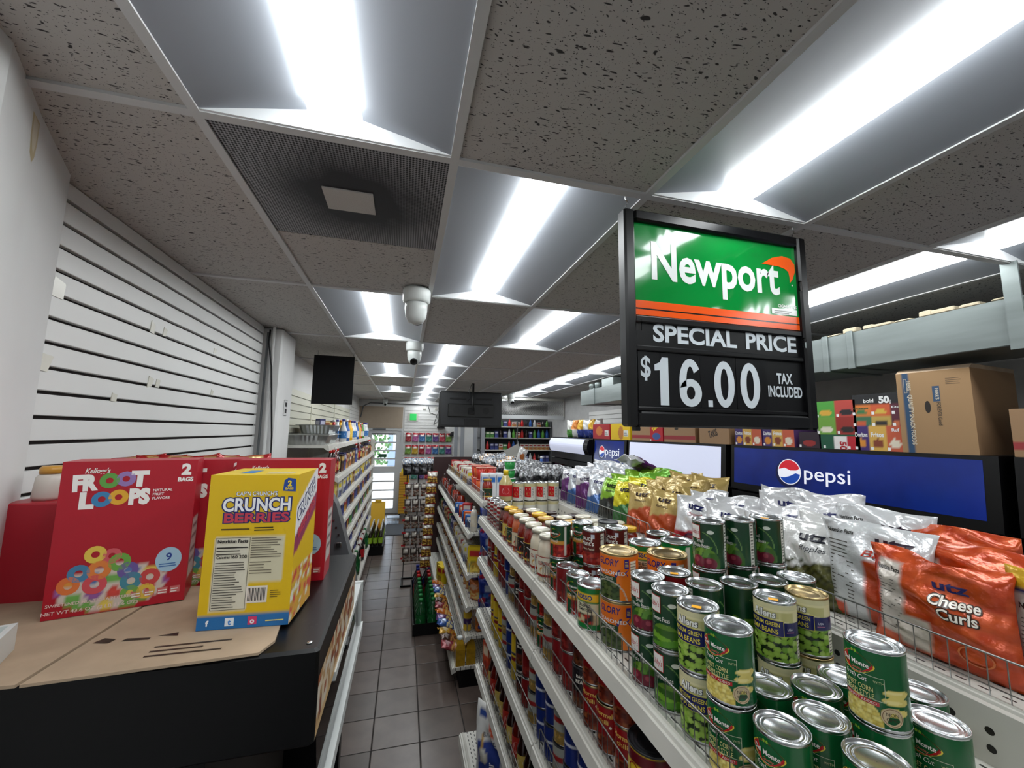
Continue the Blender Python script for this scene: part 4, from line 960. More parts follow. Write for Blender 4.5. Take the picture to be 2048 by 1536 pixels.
def kbox(key, name, w, d, h, base, band, blob=None, seed=0, txt=None, tcol=(255, 255, 255), n=12):
    me = printed_box(name, w, d, h, base, pbx(band, blob, seed), pbx(band, None, seed), n)
    deco = None
    if txt: deco = Print().text(txt, 0, h*.70, h*.12, tcol, 2, w=w*.66, bold=.02).lay(flat(-d/2), 'lettering')
    kind(key, name, me, None, deco, h, w/2)

# --- soft bags
def bag_surf(W, Hh, T, seed, lean=0., crimp=.10):
    rs = np.random.RandomState(seed); ph = rs.uniform(0, 6.28, 12); fr = rs.uniform(1.2, 4.2, 12)
    def surf(x, z, e, sgn=-1):
        u = np.clip(x/(W/2), -1, 1); t = np.clip(z/Hh, 0, 1)
        prof = np.clip(np.sin(PI*np.clip(t*(1-crimp)/(1-crimp)+.0, 0, 1))**.55, 0, 1)*np.where(t > 1-crimp, np.clip((1-t)/crimp, 0, 1)**.8*.6+.02, 1)
        body = np.maximum(1-np.abs(u)**2.6, 0)**.7
        wr = .0
        for k in range(4): wr = wr+np.sin(fr[k]*u*2.2+fr[k+4]*t*5+ph[k])*np.sin(fr[k+2]*2.6*t+ph[k+5])
        th = T/2*prof*body*(1+.16*wr)+.0012
        top = np.clip((t-.72)/.28, 0, 1)
        yoff = lean*z+T*.22*np.sin(ph[8]+u*2.4+2*t)*top+.012*W/.17*np.sin(u*5+ph[9])*np.clip((t-.86)/.14, 0, 1)
        xx = x*(1-.06*np.sin(PI*t)*np.abs(u))+.02*W*np.sin(t*4+ph[10])
        zz = z*(1-.012*np.cos(u*3+ph[11])*t)+ .02*Hh*top*np.sin(u*3.3+ph[7])
        return (xx, yoff+sgn*(th+e), zz)
    return surf
def bag_mesh(name, W, Hh, T, paint, seed, lean=0., nu=18, nv=24, crimp=.10, material=None, back=None):
    s = bag_surf(W, Hh, T, seed, lean, crimp)
    X, Z = np.meshgrid(np.linspace(-W/2, W/2, nu+1), np.linspace(0, Hh, nv+1)); X, Z = X.ravel(), Z.ravel(); n = len(X)
    fr = np.stack(s(X, Z, 0, -1), 1); bk = np.stack(s(X, Z, 0, 1), 1)
    c = paint(Cv(X, Z, (200, 200, 200))).c; cb = (back or paint)(Cv(-X, Z, (200, 200, 200))).c
    f = []
    for k in range(nv):
        for i in range(nu):
            a = k*(nu+1)+i; f.append((a, a+1, a+nu+2, a+nu+1)); f.append((n+a+1, n+a, n+a+nu+1, n+a+nu+2))
    rim = [i for i in range(nu+1)]+[k*(nu+1)+nu for k in range(1, nv+1)]+[nv*(nu+1)+i for i in range(nu-1, -1, -1)]+[k*(nu+1) for k in range(nv-1, 0, -1)]
    for a, b in zip(rim, rim[1:]+rim[:1]): f.append((b, a, n+a, n+b))
    return mesh_np(name, np.concatenate([fr, bk]), f, material or M['foil'], np.concatenate([c, cb]), True)
def bag_print(p, W, Hh, T, seed, lean=0., crimp=.10):
    s = bag_surf(W, Hh, T, seed, lean, crimp)
    return p.lay(lambda x, z, e: s(x, z, e, -1), 'lettering', M['print_gloss'], eps=.0012)

# ------------------------------------------------------------------ canned goods on the top shelf
def face(x, y, extra=22):
    a = math.atan2(-y, -x)-math.radians(extra); return math.atan2(math.cos(a), -math.sin(a))
LOOK = {'beets': 'green can of whole beets', 'peas': 'green can of sweet peas', 'greenbeans': 'dark green can of green beans', 'lima': 'cream and blue lima bean can', 'lima_gold': 'lima bean can with a golden lid', 'corn': 'green cream corn can',
        'diced': 'green can of diced tomatoes', 'glory': 'wide orange can of seasoned greens', 'rosso': 'green can of crushed tomatoes', 'hunts': 'maroon tomato sauce can', 'redcan': 'plain red can', 'chili': 'red and gold chili can', 'blackcan': 'black baked bean can',
        'bluecan': 'blue can with a dark lid', 'greycan': 'pale grey soup can', 'yellowcan': 'yellow can with a dark lid', 'bigyellow': 'large yellow bean can', 'soup': 'red and white soup can', 'flatcan': 'flat red fish can'}
LEV = {1: [''], 2: ['lower, ', 'upper, '], 3: ['bottom, ', 'midway, ', 'topmost, ']}
def stack(key, x, y, n, place, z=1.45, sticker=False, extra=22, group='canned goods on the top shelf', gap=.0005, parts=True):
    k = KIND[key]; r = random.Random(int(x*1000)*7+int(y*1000))
    for q in range(n):
        dx, dy = (r.uniform(-.002, .002), r.uniform(-.002, .002)) if q else (0, 0)
        item(key, (x+dx, y+dy, z+gap+q*(k['h']+gap)), face(x, y, extra+r.uniform(-5, 5)), LOOK[key]+', '+LEV[n][q]+place, 'can', group, parts, sticker and q == n-1)
T = [('corn', .645, .455, 1, 'at the very front of the shelf, middle', 0, 20), ('corn', .572, .535, 1, 'second row, beside the front fence', 0, 15), ('corn', .656, .540, 1, 'second row, behind the very front can', 0, 18), ('corn', .740, .512, 2, 'in the front group, tall among low cans', 0, 26),
     ('corn', .822, .488, 1, 'in front of the perforated panel', 0, 20), ('corn', .885, .548, 1, 'close against the perforated panel, near end', 0, 10), ('corn', .552, .612, 2, 'beside the front fence, ahead of the lima beans', 0, 20),
     ('corn', .640, .622, 1, 'between the two lima bean stacks, low', 0, 20), ('corn', .722, .600, 1, 'low, just before the tall lima beans', 0, 10), ('corn', .80, .612, 1, 'low, in front of the golden lidded lima can', 0, 10),
     ('lima', .562, .697, 2, 'beside the front fence', 1, 24), ('lima', .742, .690, 2, 'in the middle of the shelf', 1, 24), ('lima_gold', .828, .694, 2, 'towards the perforated panel', 0, 30),
     ('peas', .560, .778, 2, 'beside the front fence', 0, 22), ('greenbeans', .650, .782, 2, 'next to the peas', 0, 140), ('greenbeans', .734, .775, 2, 'behind the middle lima beans', 0, 150), ('greenbeans', .812, .772, 2, 'behind the golden lidded lima can', 0, 135), ('greenbeans', .895, .775, 2, 'against the perforated panel', 0, 145),
     ('beets', .556, .858, 2, 'beside the front fence', 0, 24), ('redcan', .636, .866, 2, 'between beets and the three high stacks', 1, 20), ('beets', .742, .872, 3, 'first of three tall stacks from the fence', 0, 26), ('beets', .835, .872, 3, 'middle of three tall stacks', 0, 40), ('beets', .925, .872, 3, 'last of three tall stacks, by the chips', 1, 32),
     ('glory', .690, .968, 2, 'behind the beets, shelf middle', 0, 30), ('glory', .578, 1.02, 2, 'beside the front fence', 0, 26), ('rosso', .700, 1.085, 2, 'behind the wide orange cans', 0, 20), ('rosso', .802, 1.075, 2, 'shelf middle, second from the fence', 0, 26), ('rosso', .905, 1.06, 2, 'against the chips', 0, 26),
     ('rosso', .550, 1.125, 1, 'alone and low beside the front fence', 0, 30), ('diced', .545, 1.215, 1, 'low beside the front fence', 0, 22), ('redcan', .640, 1.20, 1, 'low, one in from the fence', 0, 10), ('redcan', .545, 1.30, 1, 'low beside the fence, past the tomatoes', 0, 10),
     ('hunts', .640, 1.295, 2, 'one in from the fence', 0, 20), ('hunts', .730, 1.30, 2, 'two in from the fence', 0, 20), ('diced', .556, 1.395, 2, 'beside the fence just before the jars', 0, 22), ('diced', .648, 1.40, 2, 'second from the fence before the jars', 0, 22), ('greycan', .742, 1.39, 2, 'third from the fence before the jars', 0, 20),
     ('hunts', .825, 1.20, 2, 'shelf middle behind crushed tomatoes', 0, 20), ('redcan', .82, 1.32, 1, 'shelf back, low, behind the sauce cans', 0, 20)]
for k, x, y, n, pl, st, ex in T: stack(k, x, y, n, pl, sticker=bool(st), extra=ex)
JR = ['jar_white', 'jar_red', 'jar_red', 'jar_orange', 'jar_red2', 'jar_red', 'jar_gold', 'jar_dark']
JL = {'jar_white': 'white alfredo sauce jar', 'jar_red': 'red pasta sauce jar with pale lid', 'jar_red2': 'red sauce jar with bronze lid', 'jar_orange': 'orange vodka sauce jar', 'jar_gold': 'red sauce jar with golden lid', 'jar_dark': 'dark salsa jar with brown lid'}
lines_ = [(.548, ['jar_white', 'jar_white', 'jar_red', 'jar_red', 'jar_orange', 'jar_red2', 'jar_gold', 'jar_dark'], 1.488), (.640, ['jar_red', 'jar_red', 'jar_red', 'jar_red2', 'jar_gold', 'jar_red', 'jar_dark'], 1.50), (.732, ['jar_red', 'jar_red', 'jar_red2', 'jar_red', 'jar_dark', 'jar_dark'], 1.50), (.825, ['jar_gold', 'jar_red', 'jar_red', 'jar_red', 'jar_dark'], 1.50), (.915, ['jar_gold', 'jar_red', 'jar_dark'], 1.54)]
for li, (x, ks, y0) in enumerate(lines_):
    for q, k in enumerate(ks):
        item(k, (x, y0+q*.094, 1.4505), face(x, y0+q*.094, 20), f"{JL[k]}, {ORD[q]} from near end, {ORD[li]} line from fence", 'jar', 'sauce jars on the top shelf')
for q in range(5):
    if q: item('soup', (.64+.081*q, 2.54, 1.451+.1135), face(.64+.081*q, 2.54, 10), f"red and white soup can, {ORD[q-1]} beside the yellow capped bottle", 'can', 'soup cans at the shelf end')
    item('soup', (.64+.081*q, 2.54, 1.451), face(.64+.081*q, 2.54, 10), f"soup can, {ORD[q]} from the aisle, lower row behind the fish cans", 'can', 'soup cans at the shelf end', parts=False)
bottle('applejuice', (206, 190, 130), (232, 200, 30), (196, 36, 40), .19, .042, .34, 'juice_bottle', 18, None, .16)
item('applejuice', (.64, 2.54, 1.565), face(.64, 2.54, 0), 'pale juice bottle with a yellow cap standing before the black bags', 'bottle')
for a in range(5):
    for b in range(3): item('flatcan', (.56, 2.16+.089*a, 1.4505+.0455*b), face(.56, 2.2, 20), f"flat red fish can, {ORD[a]} column past the jars, {('bottom', 'middle', 'top')[b]} of its pile", 'can', 'flat fish cans past the jars', parts=True)

# ------------------------------------------------------------------ lower shelves of the first gondola
rnd = random.Random(11)
def shelf_row(kinds, x, y0, pitch, z, place, group, cat='can', n2=1, lookup=LOOK, extra=24, parts=True, jit=.004):
    y = y0
    for q, k in enumerate(kinds):
        K = KIND[k]; y += max(K['r'], pitch/2)
        for s in range(n2 if K['h'] < .12 else 1):
            lv = '' if n2 == 1 or K['h'] >= .12 else ('lower, ', 'upper, ')[s]
            item(k, (x+rnd.uniform(-jit, jit), y, z+.0006+s*(K['h']+.0005)), face(x, y, extra+rnd.uniform(-12, 12)), f"{lookup[k]}, {lv}{ORD[q]} from near end, {place}", cat, group, parts)
        y += max(K['r'], pitch/2)
shelf_row(['bigyellow', 'chili', 'chili', 'chili', 'blackcan', 'redcan', 'redcan', 'greycan', 'diced', 'greycan', 'redcan', 'redcan', 'blackcan', 'greycan', 'bluecan', 'redcan', 'redcan', 'yellowcan', 'redcan', 'hunts'], .555, .80, .084, 1.198, 'second shelf, front', 'cans on the second shelf', n2=2)
shelf_row(['blackcan', 'blackcan', 'chili', 'chili', 'redcan', 'blackcan', 'diced', 'greycan', 'hunts', 'redcan', 'blackcan', 'greycan', 'redcan', 'bluecan'], .645, .9, .086, 1.198, 'second shelf, back', 'cans on the second shelf', n2=2, parts=False)
shelf_row(['bluecan', 'bluecan', 'greycan', 'bluecan', 'bluecan', 'greycan', 'redcan', 'blackcan', 'yellowcan', 'bluecan', 'greycan', 'yellowcan', 'yellowcan', 'yellowcan'], .555, 1.12, .092, .883, 'third shelf, front', 'cans on the third shelf', n2=2)
shelf_row(['bluecan', 'greycan', 'bluecan', 'redcan', 'blackcan', 'greycan', 'bluecan', 'greycan', 'yellowcan', 'yellowcan'], .65, 1.3, .1, .883, 'third shelf, back', 'cans on the third shelf', n2=2, parts=False)
tub = thing('purple_tub', 'purple lidded tub among the blue cans on the third shelf', 'tub', (.545, 1.06, .8835))
MB().lathe([(.034, 0), (.042, .004), (.044, .075)], 20, cols=[S(96, 30, 88)]*2).build('tub_body', M['plastic'], tub); MB().lathe([(.047, .075), (.047, .085), (.04, .108), (.02, .115)], 20, cols=[S(110, 20, 96)]*3).build('lid', M['plastic'], tub)
LB = {'sauce_b': 'red sauce bottle with a white cap', 'sauce_dark': 'dark hot sauce bottle', 'wine': 'dark glass bottle with a foil top', 'oil': 'golden oil bottle', 'spray_white': 'cream lotion bottle'}
shelf_row(['sauce_b', 'sauce_b', 'wine', 'sauce_dark', 'sauce_dark', 'sauce_b', 'sauce_dark', 'sauce_b', 'sauce_dark', 'sauce_dark', 'sauce_b', 'sauce_dark'], .55, 1.40, .086, .556, 'fourth shelf, front', 'bottles on the fourth shelf', 'bottle', lookup=LB)
shelf_row(['wine', 'sauce_b', 'wine', 'wine', 'sauce_b', 'sauce_dark', 'wine', 'sauce_b'], .65, 1.5, .1, .556, 'fourth shelf, back', 'bottles on the fourth shelf', 'bottle', lookup=LB, parts=False)
kbox('tomato_box', 'tall_red_box', .07, .05, .19, (206, 74, 36), (240, 220, 190), [(190, 40, 30), (220, 90, 40)], 3)
item('tomato_box', (.55, 2.52, .5565), face(.5, 2.5, 60), 'tall orange red box at the far end of the fourth shelf', 'box')
# flour sack on the base deck
def pf(c):
    c.c[:] = lin((222, 222, 220)); c.rect(-.08, .05, .03, .22, (34, 58, 140)); c.rect(-.08, .05, .055, .062, (230, 230, 236)); c.ell(-.045, .15, .026, .045, (214, 208, 190)); c.ell(-.045, .16, .018, .03, (236, 234, 226)); c.rect(-.05, -.038, .19, .24, (206, 160, 70)); c.ell(.04, .30, .05, .04, (206, 84, 50)); c.rect(-.08, -.03, .315, .34, (40, 70, 140)); c.ell(-.012, .33, .014, .012, (190, 40, 40)); return c
fm = bag_mesh('flour_sack', .22, .36, .13, pf, 5, material=mat('paper_sack', attr=True, rough=.8), crimp=.04)
fb = tag(put('flour_sack', fm, None, (.535, 2.28, .171), face(.5, 2.28, 22)), 'white and blue paper flour sack on the bottom deck', 'sack')
pp = Print().text('flour', .02, .09, .04, (236, 236, 240), 2, w=.09, rot=PI/2, bold=.01).text('EL PARAMO', -.0, .235, .018, (40, 50, 90), 2, w=.09)
put('lettering', bag_print(pp, .22, .36, .13, 5, crimp=.04), fb)

# ------------------------------------------------------------------ crisp bags on the chip shelf
def split(top, bot, zc=.14, hole=None, extra=None):
    def f(c):
        c.c[:] = lin(bot); c.put(c.Z > zc+.012*np.sin(c.X*30), top)
        if hole: c.ell(0, zc*.55, .030, .030, hole[0]); c.ell(0, zc*.55, .022, .022, hole[1])
        if extra: extra(c)
        return c
    return f
def chevron(c): c.put((c.Z < .11) & (((c.Z*90+2*np.abs(((c.X*40) % 2)-1)) % 2) < .8), (60, 62, 24))
CH = {'purple': (split((206, 206, 210), (92, 26, 104), .15), 'purple silver crisp bag', (40, 20, 60), 'utz'), 'blue': (split((200, 204, 210), (50, 96, 160), .10), 'silver and blue crisp bag', (40, 40, 90), 'utz'), 'green': (split((140, 190, 50), (40, 44, 40), .11), 'bright green crisp bag', (30, 40, 20), 'utz'), 'green2': (split((120, 190, 60), (90, 170, 50), .11), 'glossy lime green crisp bag', (30, 40, 20), 'utz'),
      'yellow': (split((226, 214, 30), (56, 120, 60), .10), 'yellow and green crisp bag', (40, 40, 30), 'utz'), 'gold': (split((200, 172, 104), (196, 84, 40), .11), 'gold and orange crisp bag', (50, 30, 30), 'utz'), 'orig': (split((226, 226, 228), (176, 30, 44), .085, ((30, 30, 60), (150, 70, 80))), 'white and red crisp bag', (30, 34, 90), 'utz'), 'ripple': (split((222, 222, 220), (96, 96, 44), .10, None, chevron), 'white and olive ripple crisp bag', (24, 26, 40), 'utz')}
BW, BH, BT = .165, .215, .062
for k, (pt, lk, tc_, tx) in CH.items():
    for v in range(3):
        p = Print().text(tx, .005, .165, .024, tc_, 2, w=.062, bold=.03)
        if k == 'orig': p.text('Original', .008, .140, .013, (170, 30, 50), 2, w=.056, shear=.25)
        elif k == 'ripple': p.text('Ripples', .008, .138, .014, (24, 26, 40), 2, w=.06, shear=.25)
        else: p.lines(-.025, .03, .140, .150, 2, tc_, 2, v)
        sd = sum(map(ord, k))+v*17
        kind(f'{k}{v}', 'crisp_bag', bag_mesh('crisp_bag', BW, BH, BT, pt, sd), None, bag_print(p, BW, BH, BT, sd), BH, BW/2)
rows_ = [('orig', 1.10, 1.03), ('orig', 1.08, 1.21), ('orig', 1.08, 1.36), ('gold', 1.07, 1.53), ('gold', 1.07, 1.68), ('yellow', 1.07, 1.84), ('green', 1.07, 1.99), ('blue', 1.07, 2.14), ('purple', 1.07, 2.28), ('blue', 1.07, 2.42), ('purple', 1.07, 2.55)]
ws = {'orig': ['beside the tall beet cans', 'second row beyond the beets', 'third row beyond the beets'], 'gold': ['nearer gold row', 'farther gold row'], 'blue': ['nearer blue row', 'farther blue row'], 'purple': ['nearer purple row', 'farther purple row'], 'yellow': ['single yellow row'], 'green': ['green row']}
used = {}
for k, x0, y in rows_:
    w_ = ws[k][used.get(k, 0)]; used[k] = used.get(k, 0)+1
    r = random.Random(int(y*100))
    for q in range(4 if k != 'orig' else 2):
        kk = 'green2' if k == 'yellow' and q > 1 else k
        item(f'{kk}{q % 3}', (x0+.098*q, y+.028*q+r.uniform(-.012, .012), 1.546+.016*q), face(1, .75, 12)+r.uniform(-.16, .16), f"{CH[kk][1]}, {ORD[q]} from the wire fence, {w_}", 'crisp bag', 'crisp bags on the chip shelf', tilt=(-.22+r.uniform(-.06, .06), r.uniform(-.07, .07)))
item('purple0', (1.44, 2.16, 1.79), PI/2+.25, 'silver and purple crisp bag lying flat on top of the others', 'crisp bag', tilt=(-1.25, .0))
for q, (x, y, dz) in enumerate(((1.09, .90, 0), (1.20, .93, .01), (1.31, .97, .015))): item(f'ripple{q}', (x, y, 1.546+dz), face(1, .8, 18)+.08*q, f"white and olive ripple crisp bag, {ORD[q]} from the wire fence", 'crisp bag', 'ripple crisp bags', tilt=(-.2, .03))
for q, (x, y, dz) in enumerate(((1.30, 1.00, .03), (1.41, 1.06, .045), (1.33, 1.19, .035), (1.42, 1.27, .04))): item(f'orig{(q+1) % 3}', (x, y, 1.546+dz), face(1, .9, 0)+.1*q, f"white and red crisp bag upright behind the beets, {ORD[q]} towards the coolers", 'crisp bag', 'upright crisp bags behind the beets', tilt=(-.12, .04*q))
# large bags
def pcurl(c):
    c.c[:] = lin((206, 70, 22)); c.blobs(c.Z < .31, .022, [(206, 78, 26), (196, 66, 20), (216, 88, 34)], 3, (186, 58, 18), .8)
    c.put((np.abs(c.X+.075) < .030) & (c.Z > .03) & (c.Z < .17), (216, 206, 196)); c.put((c.X > -.135) & (c.X < -.098) & (c.Z > .03) & (c.Z < .17), (200, 50, 14)); c.rect(-.06, -.01, .01, .07, (206, 196, 184)); return c
def pbal(c):
    c.c[:] = lin((214, 216, 218)); c.rect(-.14, -.06, .0, .03, (200, 70, 30)); c.put((c.X > -.018) & (c.Z < .145), (200, 74, 28)); c.put((c.X < -.125) & (c.Z < .06), (200, 74, 28)); return c
def pyel(c):
    c.c[:] = lin((222, 220, 212)); c.put(c.Z > .178, (222, 176, 40)); c.put((c.Z > .166) & (c.Z < .178), (36, 50, 120)); c.blobs((c.X > .02) & (c.Z < .16), .03, [(226, 206, 150), (236, 220, 170)], 3, (196, 160, 90), .6); return c
def big(name, W, Hh, Tt, paint, seed, pr_, loc, rz, label, tilt):
    o = tag(put(name, bag_mesh(name, W, Hh, Tt, paint, seed, nu=22, nv=26, crimp=.07), None, loc, rz), label, 'crisp bag', 'large bags at the near end')
    o.rotation_euler = (tilt[0], tilt[1], rz)
    put('lettering', bag_print(pr_, W, Hh, Tt, seed, 0, .07), o)
def nutri(p, x0, x1, z0, z1, cal=True):
    p.text('Nutrition Facts', (x0+x1)/2, z1-.012, .009, (30, 26, 24), 2, w=(x1-x0)*.92, bold=.03)
    p.lines(x0+.003, x1-.003, z0, z1-.024, 16, (84, 80, 76), 2, 5, .25)
    return p
def curl_print(): 
    p = nutri(Print(), -.104, -.046, .04, .165)
    p.text('utz', .036, .146, .020, (30, 30, 90), 2, w=.052, bold=.03); p.text('Cheese', .042, .118, .019, (60, 36, 20), 2, w=.072, bold=.09); p.text('Cheese', .042, .118, .019, (244, 236, 224), 3, w=.068, bold=.02)
    p.text('Curls', .046, .094, .019, (60, 36, 20), 2, w=.056, bold=.09); p.text('Curls', .046, .094, .019, (244, 236, 224), 3, w=.052, bold=.02); p.ring(.06, .038, .022, .025, (214, 120, 70), 2, k=.7); return p
F90 = -PI/2
big('cheese_curl_bag', .232, .20, .075, pcurl, 21, curl_print(), (1.085, .625, 1.546), F90+.06, 'orange cheese curl bag standing against the wire fence', (-.10, .0))
big('cheese_curl_bag', .232, .215, .075, pcurl, 33, curl_print(), (1.17, .63, 1.556), F90+.12, 'orange cheese curl bag leaning behind the front one', (-.26, .05))
big('cheese_curl_bag', .232, .215, .075, pcurl, 45, curl_print(), (1.29, .70, 1.566), F90+.3, 'orange cheese curl bag at the back by the cooler aisle', (-.12, -.04))
p = nutri(Print(), -.095, -.03, .04, .215).text('utz', .045, .185, .026, (40, 20, 40), 2, w=.07, bold=.03).text('Balls', .02, .158, .016, (190, 50, 30), 2, w=.07, shear=.3)
big('cheese_ball_bag', .215, .235, .08, pbal, 51, p, (1.13, .765, 1.548), F90+.25, 'silver and orange bag showing its nutrition panel', (-.10, .02))
big('cheese_ball_bag', .215, .245, .08, pbal, 63, p, (1.27, .84, 1.558), F90+.3, 'silver bag tucked behind the nutrition panel bag', (-.12, .02))
p = nutri(Print(), -.095, -.005, .02, .155)
big('corn_puff_bag', .22, .215, .08, pyel, 71, p, (1.125, .425, 1.546), F90+.05, 'white bag with a yellow and blue top beside the cheese curls', (-.12, 0))
big('corn_puff_bag', .22, .215, .08, pyel, 83, p, (1.235, .44, 1.556), F90+.05, 'yellow topped bag behind the other yellow topped one', (-.2, .03))

# ------------------------------------------------------------------ cereal boxes and things on the black cabinet
def p_loops(c):
    c.c[:] = lin((176, 16, 38)); h = c.Z.max(); w_ = c.X.max()
    m = ((c.X+.01)/(w_*.78))**2+((c.Z-.055)/.052)**2 < 1
    c.put(m, (206, 170, 160)); c.blobs(m, .034, [(206, 70, 60), (226, 150, 60), (110, 170, 80), (90, 120, 180), (226, 200, 90), (150, 90, 160)], 4, (214, 200, 190), .42)
    return c
def loops(p, cx, cz, s, col): p.ring(cx, cz, s*.38, s, col, 2, 16); return p
def fl_front(full=True):
    p = Print(); lc = (244, 240, 236)
    p.text("Kellogg's", -.065, .327, .012, (240, 236, 230), 2, w=.045, shear=.3, bold=.02)
    p.text('FR', -.083, .288, .034, lc, 2, w=.045, bold=.07, rot=.05); loops(p, -.042, .308, .0185, (96, 160, 70)); loops(p, -.012, .311, .0185, (150, 120, 180)); p.text('T', .014, .294, .034, lc, 2, bold=.07)
    p.text('L', -.078, .246, .034, lc, 2, bold=.07); loops(p, -.052, .264, .0185, (60, 130, 180)); loops(p, -.022, .267, .0185, (226, 170, 50)); p.text('PS', .017, .250, .034, lc, 2, w=.04, bold=.07)
    for i, t_ in enumerate(('NATURAL', 'FRUIT', 'FLAVORS')): p.text(t_, .042, .277-.010*i, .006, lc, 2, align='l', bold=.02)
    p.text('2', .105, .318, .026, lc, 2, bold=.06); p.text('BAGS', .105, .300, .010, lc, 2, w=.032, bold=.05)
    for x, z, s, c in ((-.05, .135, .020, (230, 200, 80)), (-.02, .128, .018, (214, 90, 100)), (-.075, .095, .020, (70, 130, 170)), (-.04, .098, .022, (226, 130, 60)), (-.005, .112, .021, (110, 170, 70)), (.012, .090, .02, (110, 90, 160)), (-.09, .07, .02, (226, 120, 60)), (-.045, .066, .022, (214, 80, 90)), (.02, .064, .021, (70, 140, 160)), (.055, .068, .02, (206, 70, 70)), (.02, .036, .018, (120, 170, 70)), (.05, .035, .018, (226, 190, 70))): loops(p, x, z, s, c)
    p.ell(.088, .105, .026, .030, (170, 206, 230), 2, 26); p.text('9', .088, .103, .018, (30, 60, 150), 3, bold=.015); p.lines(.07, .106, .088, .099, 2, (60, 110, 180), 3)
    for q in range(4): p.rect(.022+.025*q, .042+.025*q, .022, .038, (206, 110, 110), 2); p.lines(.024+.025*q, .041+.025*q, .024, .036, 2, (246, 240, 236), 3, q)
    p.text('SWEETENED MULTIGRAIN CEREAL', -.045, .027, .0065, (236, 210, 206), 4, w=.155, bold=.01); p.text('NET WT 43.6 OZ (2 LB 11.6 OZ)', -.045, .010, .0075, (236, 210, 206), 4, w=.165, bold=.01)
    return p
FW, FH, FD = .255, .355, .105
def p_side(c): c.rect(-.04, .04, .05, .20, (206, 200, 196)); c.put((np.abs(c.X) < .036) & (c.Z > .06) & (c.Z < .19) & ((c.Z*240).astype(int) % 3 == 0), (90, 70, 70)); return c
flm = printed_box('cereal_box', FW, FD, FH, (176, 16, 38), p_loops, p_side, 40, (186, 40, 56)); fld = fl_front().lay(flat(-FD/2), 'lettering')
def cereal(x, y, rz, label, z=ZC+.007): 
    o = tag(put('cereal_box', flm, None, (x, y, z), rz), label, 'cereal box', 'red cereal boxes'); put('lettering', fld, o); return o
cereal(-.668, 1.286, .27, 'red fruit loop cereal box beside the white slatwall, whole front showing', ZC+.009)
cereal(-.60, 1.43, .27, 'red cereal box hidden close behind the first red one', ZC+.0005)
cereal(-.345, 1.415, .02, 'red cereal box standing behind the yellow cereal box', ZC+.0005)
def p_cb(c):
    c.c[:] = lin((226, 186, 10)); c.rect(-.095, .095, 0, .028, (30, 110, 176)); c.rect(-.070, .000, .040, .195, (222, 216, 196)); c.rect(.000, .074, .095, .200, (214, 206, 176)); return c
CW, CD, CHh = .186, .165, .335
def p_cbs(c):
    c.c[:] = lin((226, 186, 10)); c.put(np.abs(c.Z-.26-.5*c.X) < .045, (238, 236, 240)); c.put(np.abs(c.Z-.21-.5*c.X) < .022, (150, 50, 90)); c.blobs(c.Z < .11, .02, [(206, 70, 60), (226, 160, 60), (230, 230, 210)], 3, (214, 170, 40), .5); return c
cbm = printed_box('cereal_box', CW, CD, CHh, (226, 186, 10), p_cb, p_cbs, 40, (230, 196, 40))
p = Print(); bl = (24, 40, 110)
p.text("CAP'N CRUNCH'S", .006, .288, .009, bl, 2, w=.088, bold=.05); p.text("CAP'N CRUNCH'S", .006, .288, .009, (246, 246, 246), 3, w=.086, bold=.015)
p.text('CRUNCH', .008, .254, .028, bl, 2, w=.148, bold=.09); p.text('CRUNCH', .008, .254, .028, (244, 244, 248), 3, w=.142, bold=.03)
p.text('BERRIES', .010, .229, .020, bl, 2, w=.142, bold=.09); p.text('BERRIES', .010, .229, .020, (196, 60, 80), 3, w=.136, bold=.03)
p.lines(-.062, .0, .212, .219, 1, (90, 70, 10), 2); p.lines(.006, .05, .209, .220, 2, (60, 50, 10), 2)
p.poly([(.060, .298), (.088, .296), (.087, .325), (.070, .328), (.062, .322)], (30, 70, 150), 2); p.text('2', .074, .309, .012, (240, 210, 40), 3, bold=.05); p.text('BAGS', .074, .301, .005, (240, 210, 40), 3, bold=.03)
p.frame(-.070, .000, .040, .195, .0008, (40, 36, 30), 2); p.text('Nutrition Facts', -.035, .184, .007, (30, 28, 26), 3, w=.062, bold=.04); p.rect(-.067, -.003, .172, .1745, (30, 28, 26), 3)
p.text('Calories', -.066, .150, .006, (30, 28, 26), 3, w=.027, align='l', bold=.02); p.text('160 200', -.004, .150, .007, (30, 28, 26), 3, w=.033, align='r', bold=.02)
p.lines(-.067, -.004, .045, .145, 19, (70, 64, 56), 3, 4, .30); p.lines(-.067, -.004, .158, .180, 3, (70, 64, 56), 3, 9, .3); p.lines(.003, .072, .150, .197, 9, (110, 100, 84), 3, 6, .35); p.lines(.003, .05, .115, .145, 5, (120, 110, 92), 3, 2, .3)
p.rect(.000, .044, .052, .088, (236, 226, 214), 2)
for q in range(13): p.rect(.004+q*.0029, .004+q*.0029+(.0011, .0018)[q % 2], .056, .084, (30, 28, 26), 3)
p.lines(.05, .074, .062, .08, 4, (110, 90, 20), 2, 1, .35)
for x, t_, bgc, fc in ((-.072, 'f', None, (240, 244, 250)), (-.028, 't', (236, 242, 248), (60, 140, 220)), (.018, 'o', (214, 60, 110), (244, 240, 246))):
    if bgc: p.rect(x-.009, x+.009, .006, .023, bgc, 2)
    p.text(t_, x, .009, .011, fc, 3, bold=.05)
p.lines(.045, .085, .011, .016, 1, (240, 226, 120), 2)
o = tag(put('cereal_box', cbm, None, (-.325, 1.155, ZC+.007), -.06), 'yellow cereal box with nutrition panel on the cardboard', 'cereal box')
put('lettering', p.lay(flat(-CD/2), 'lettering'), o)
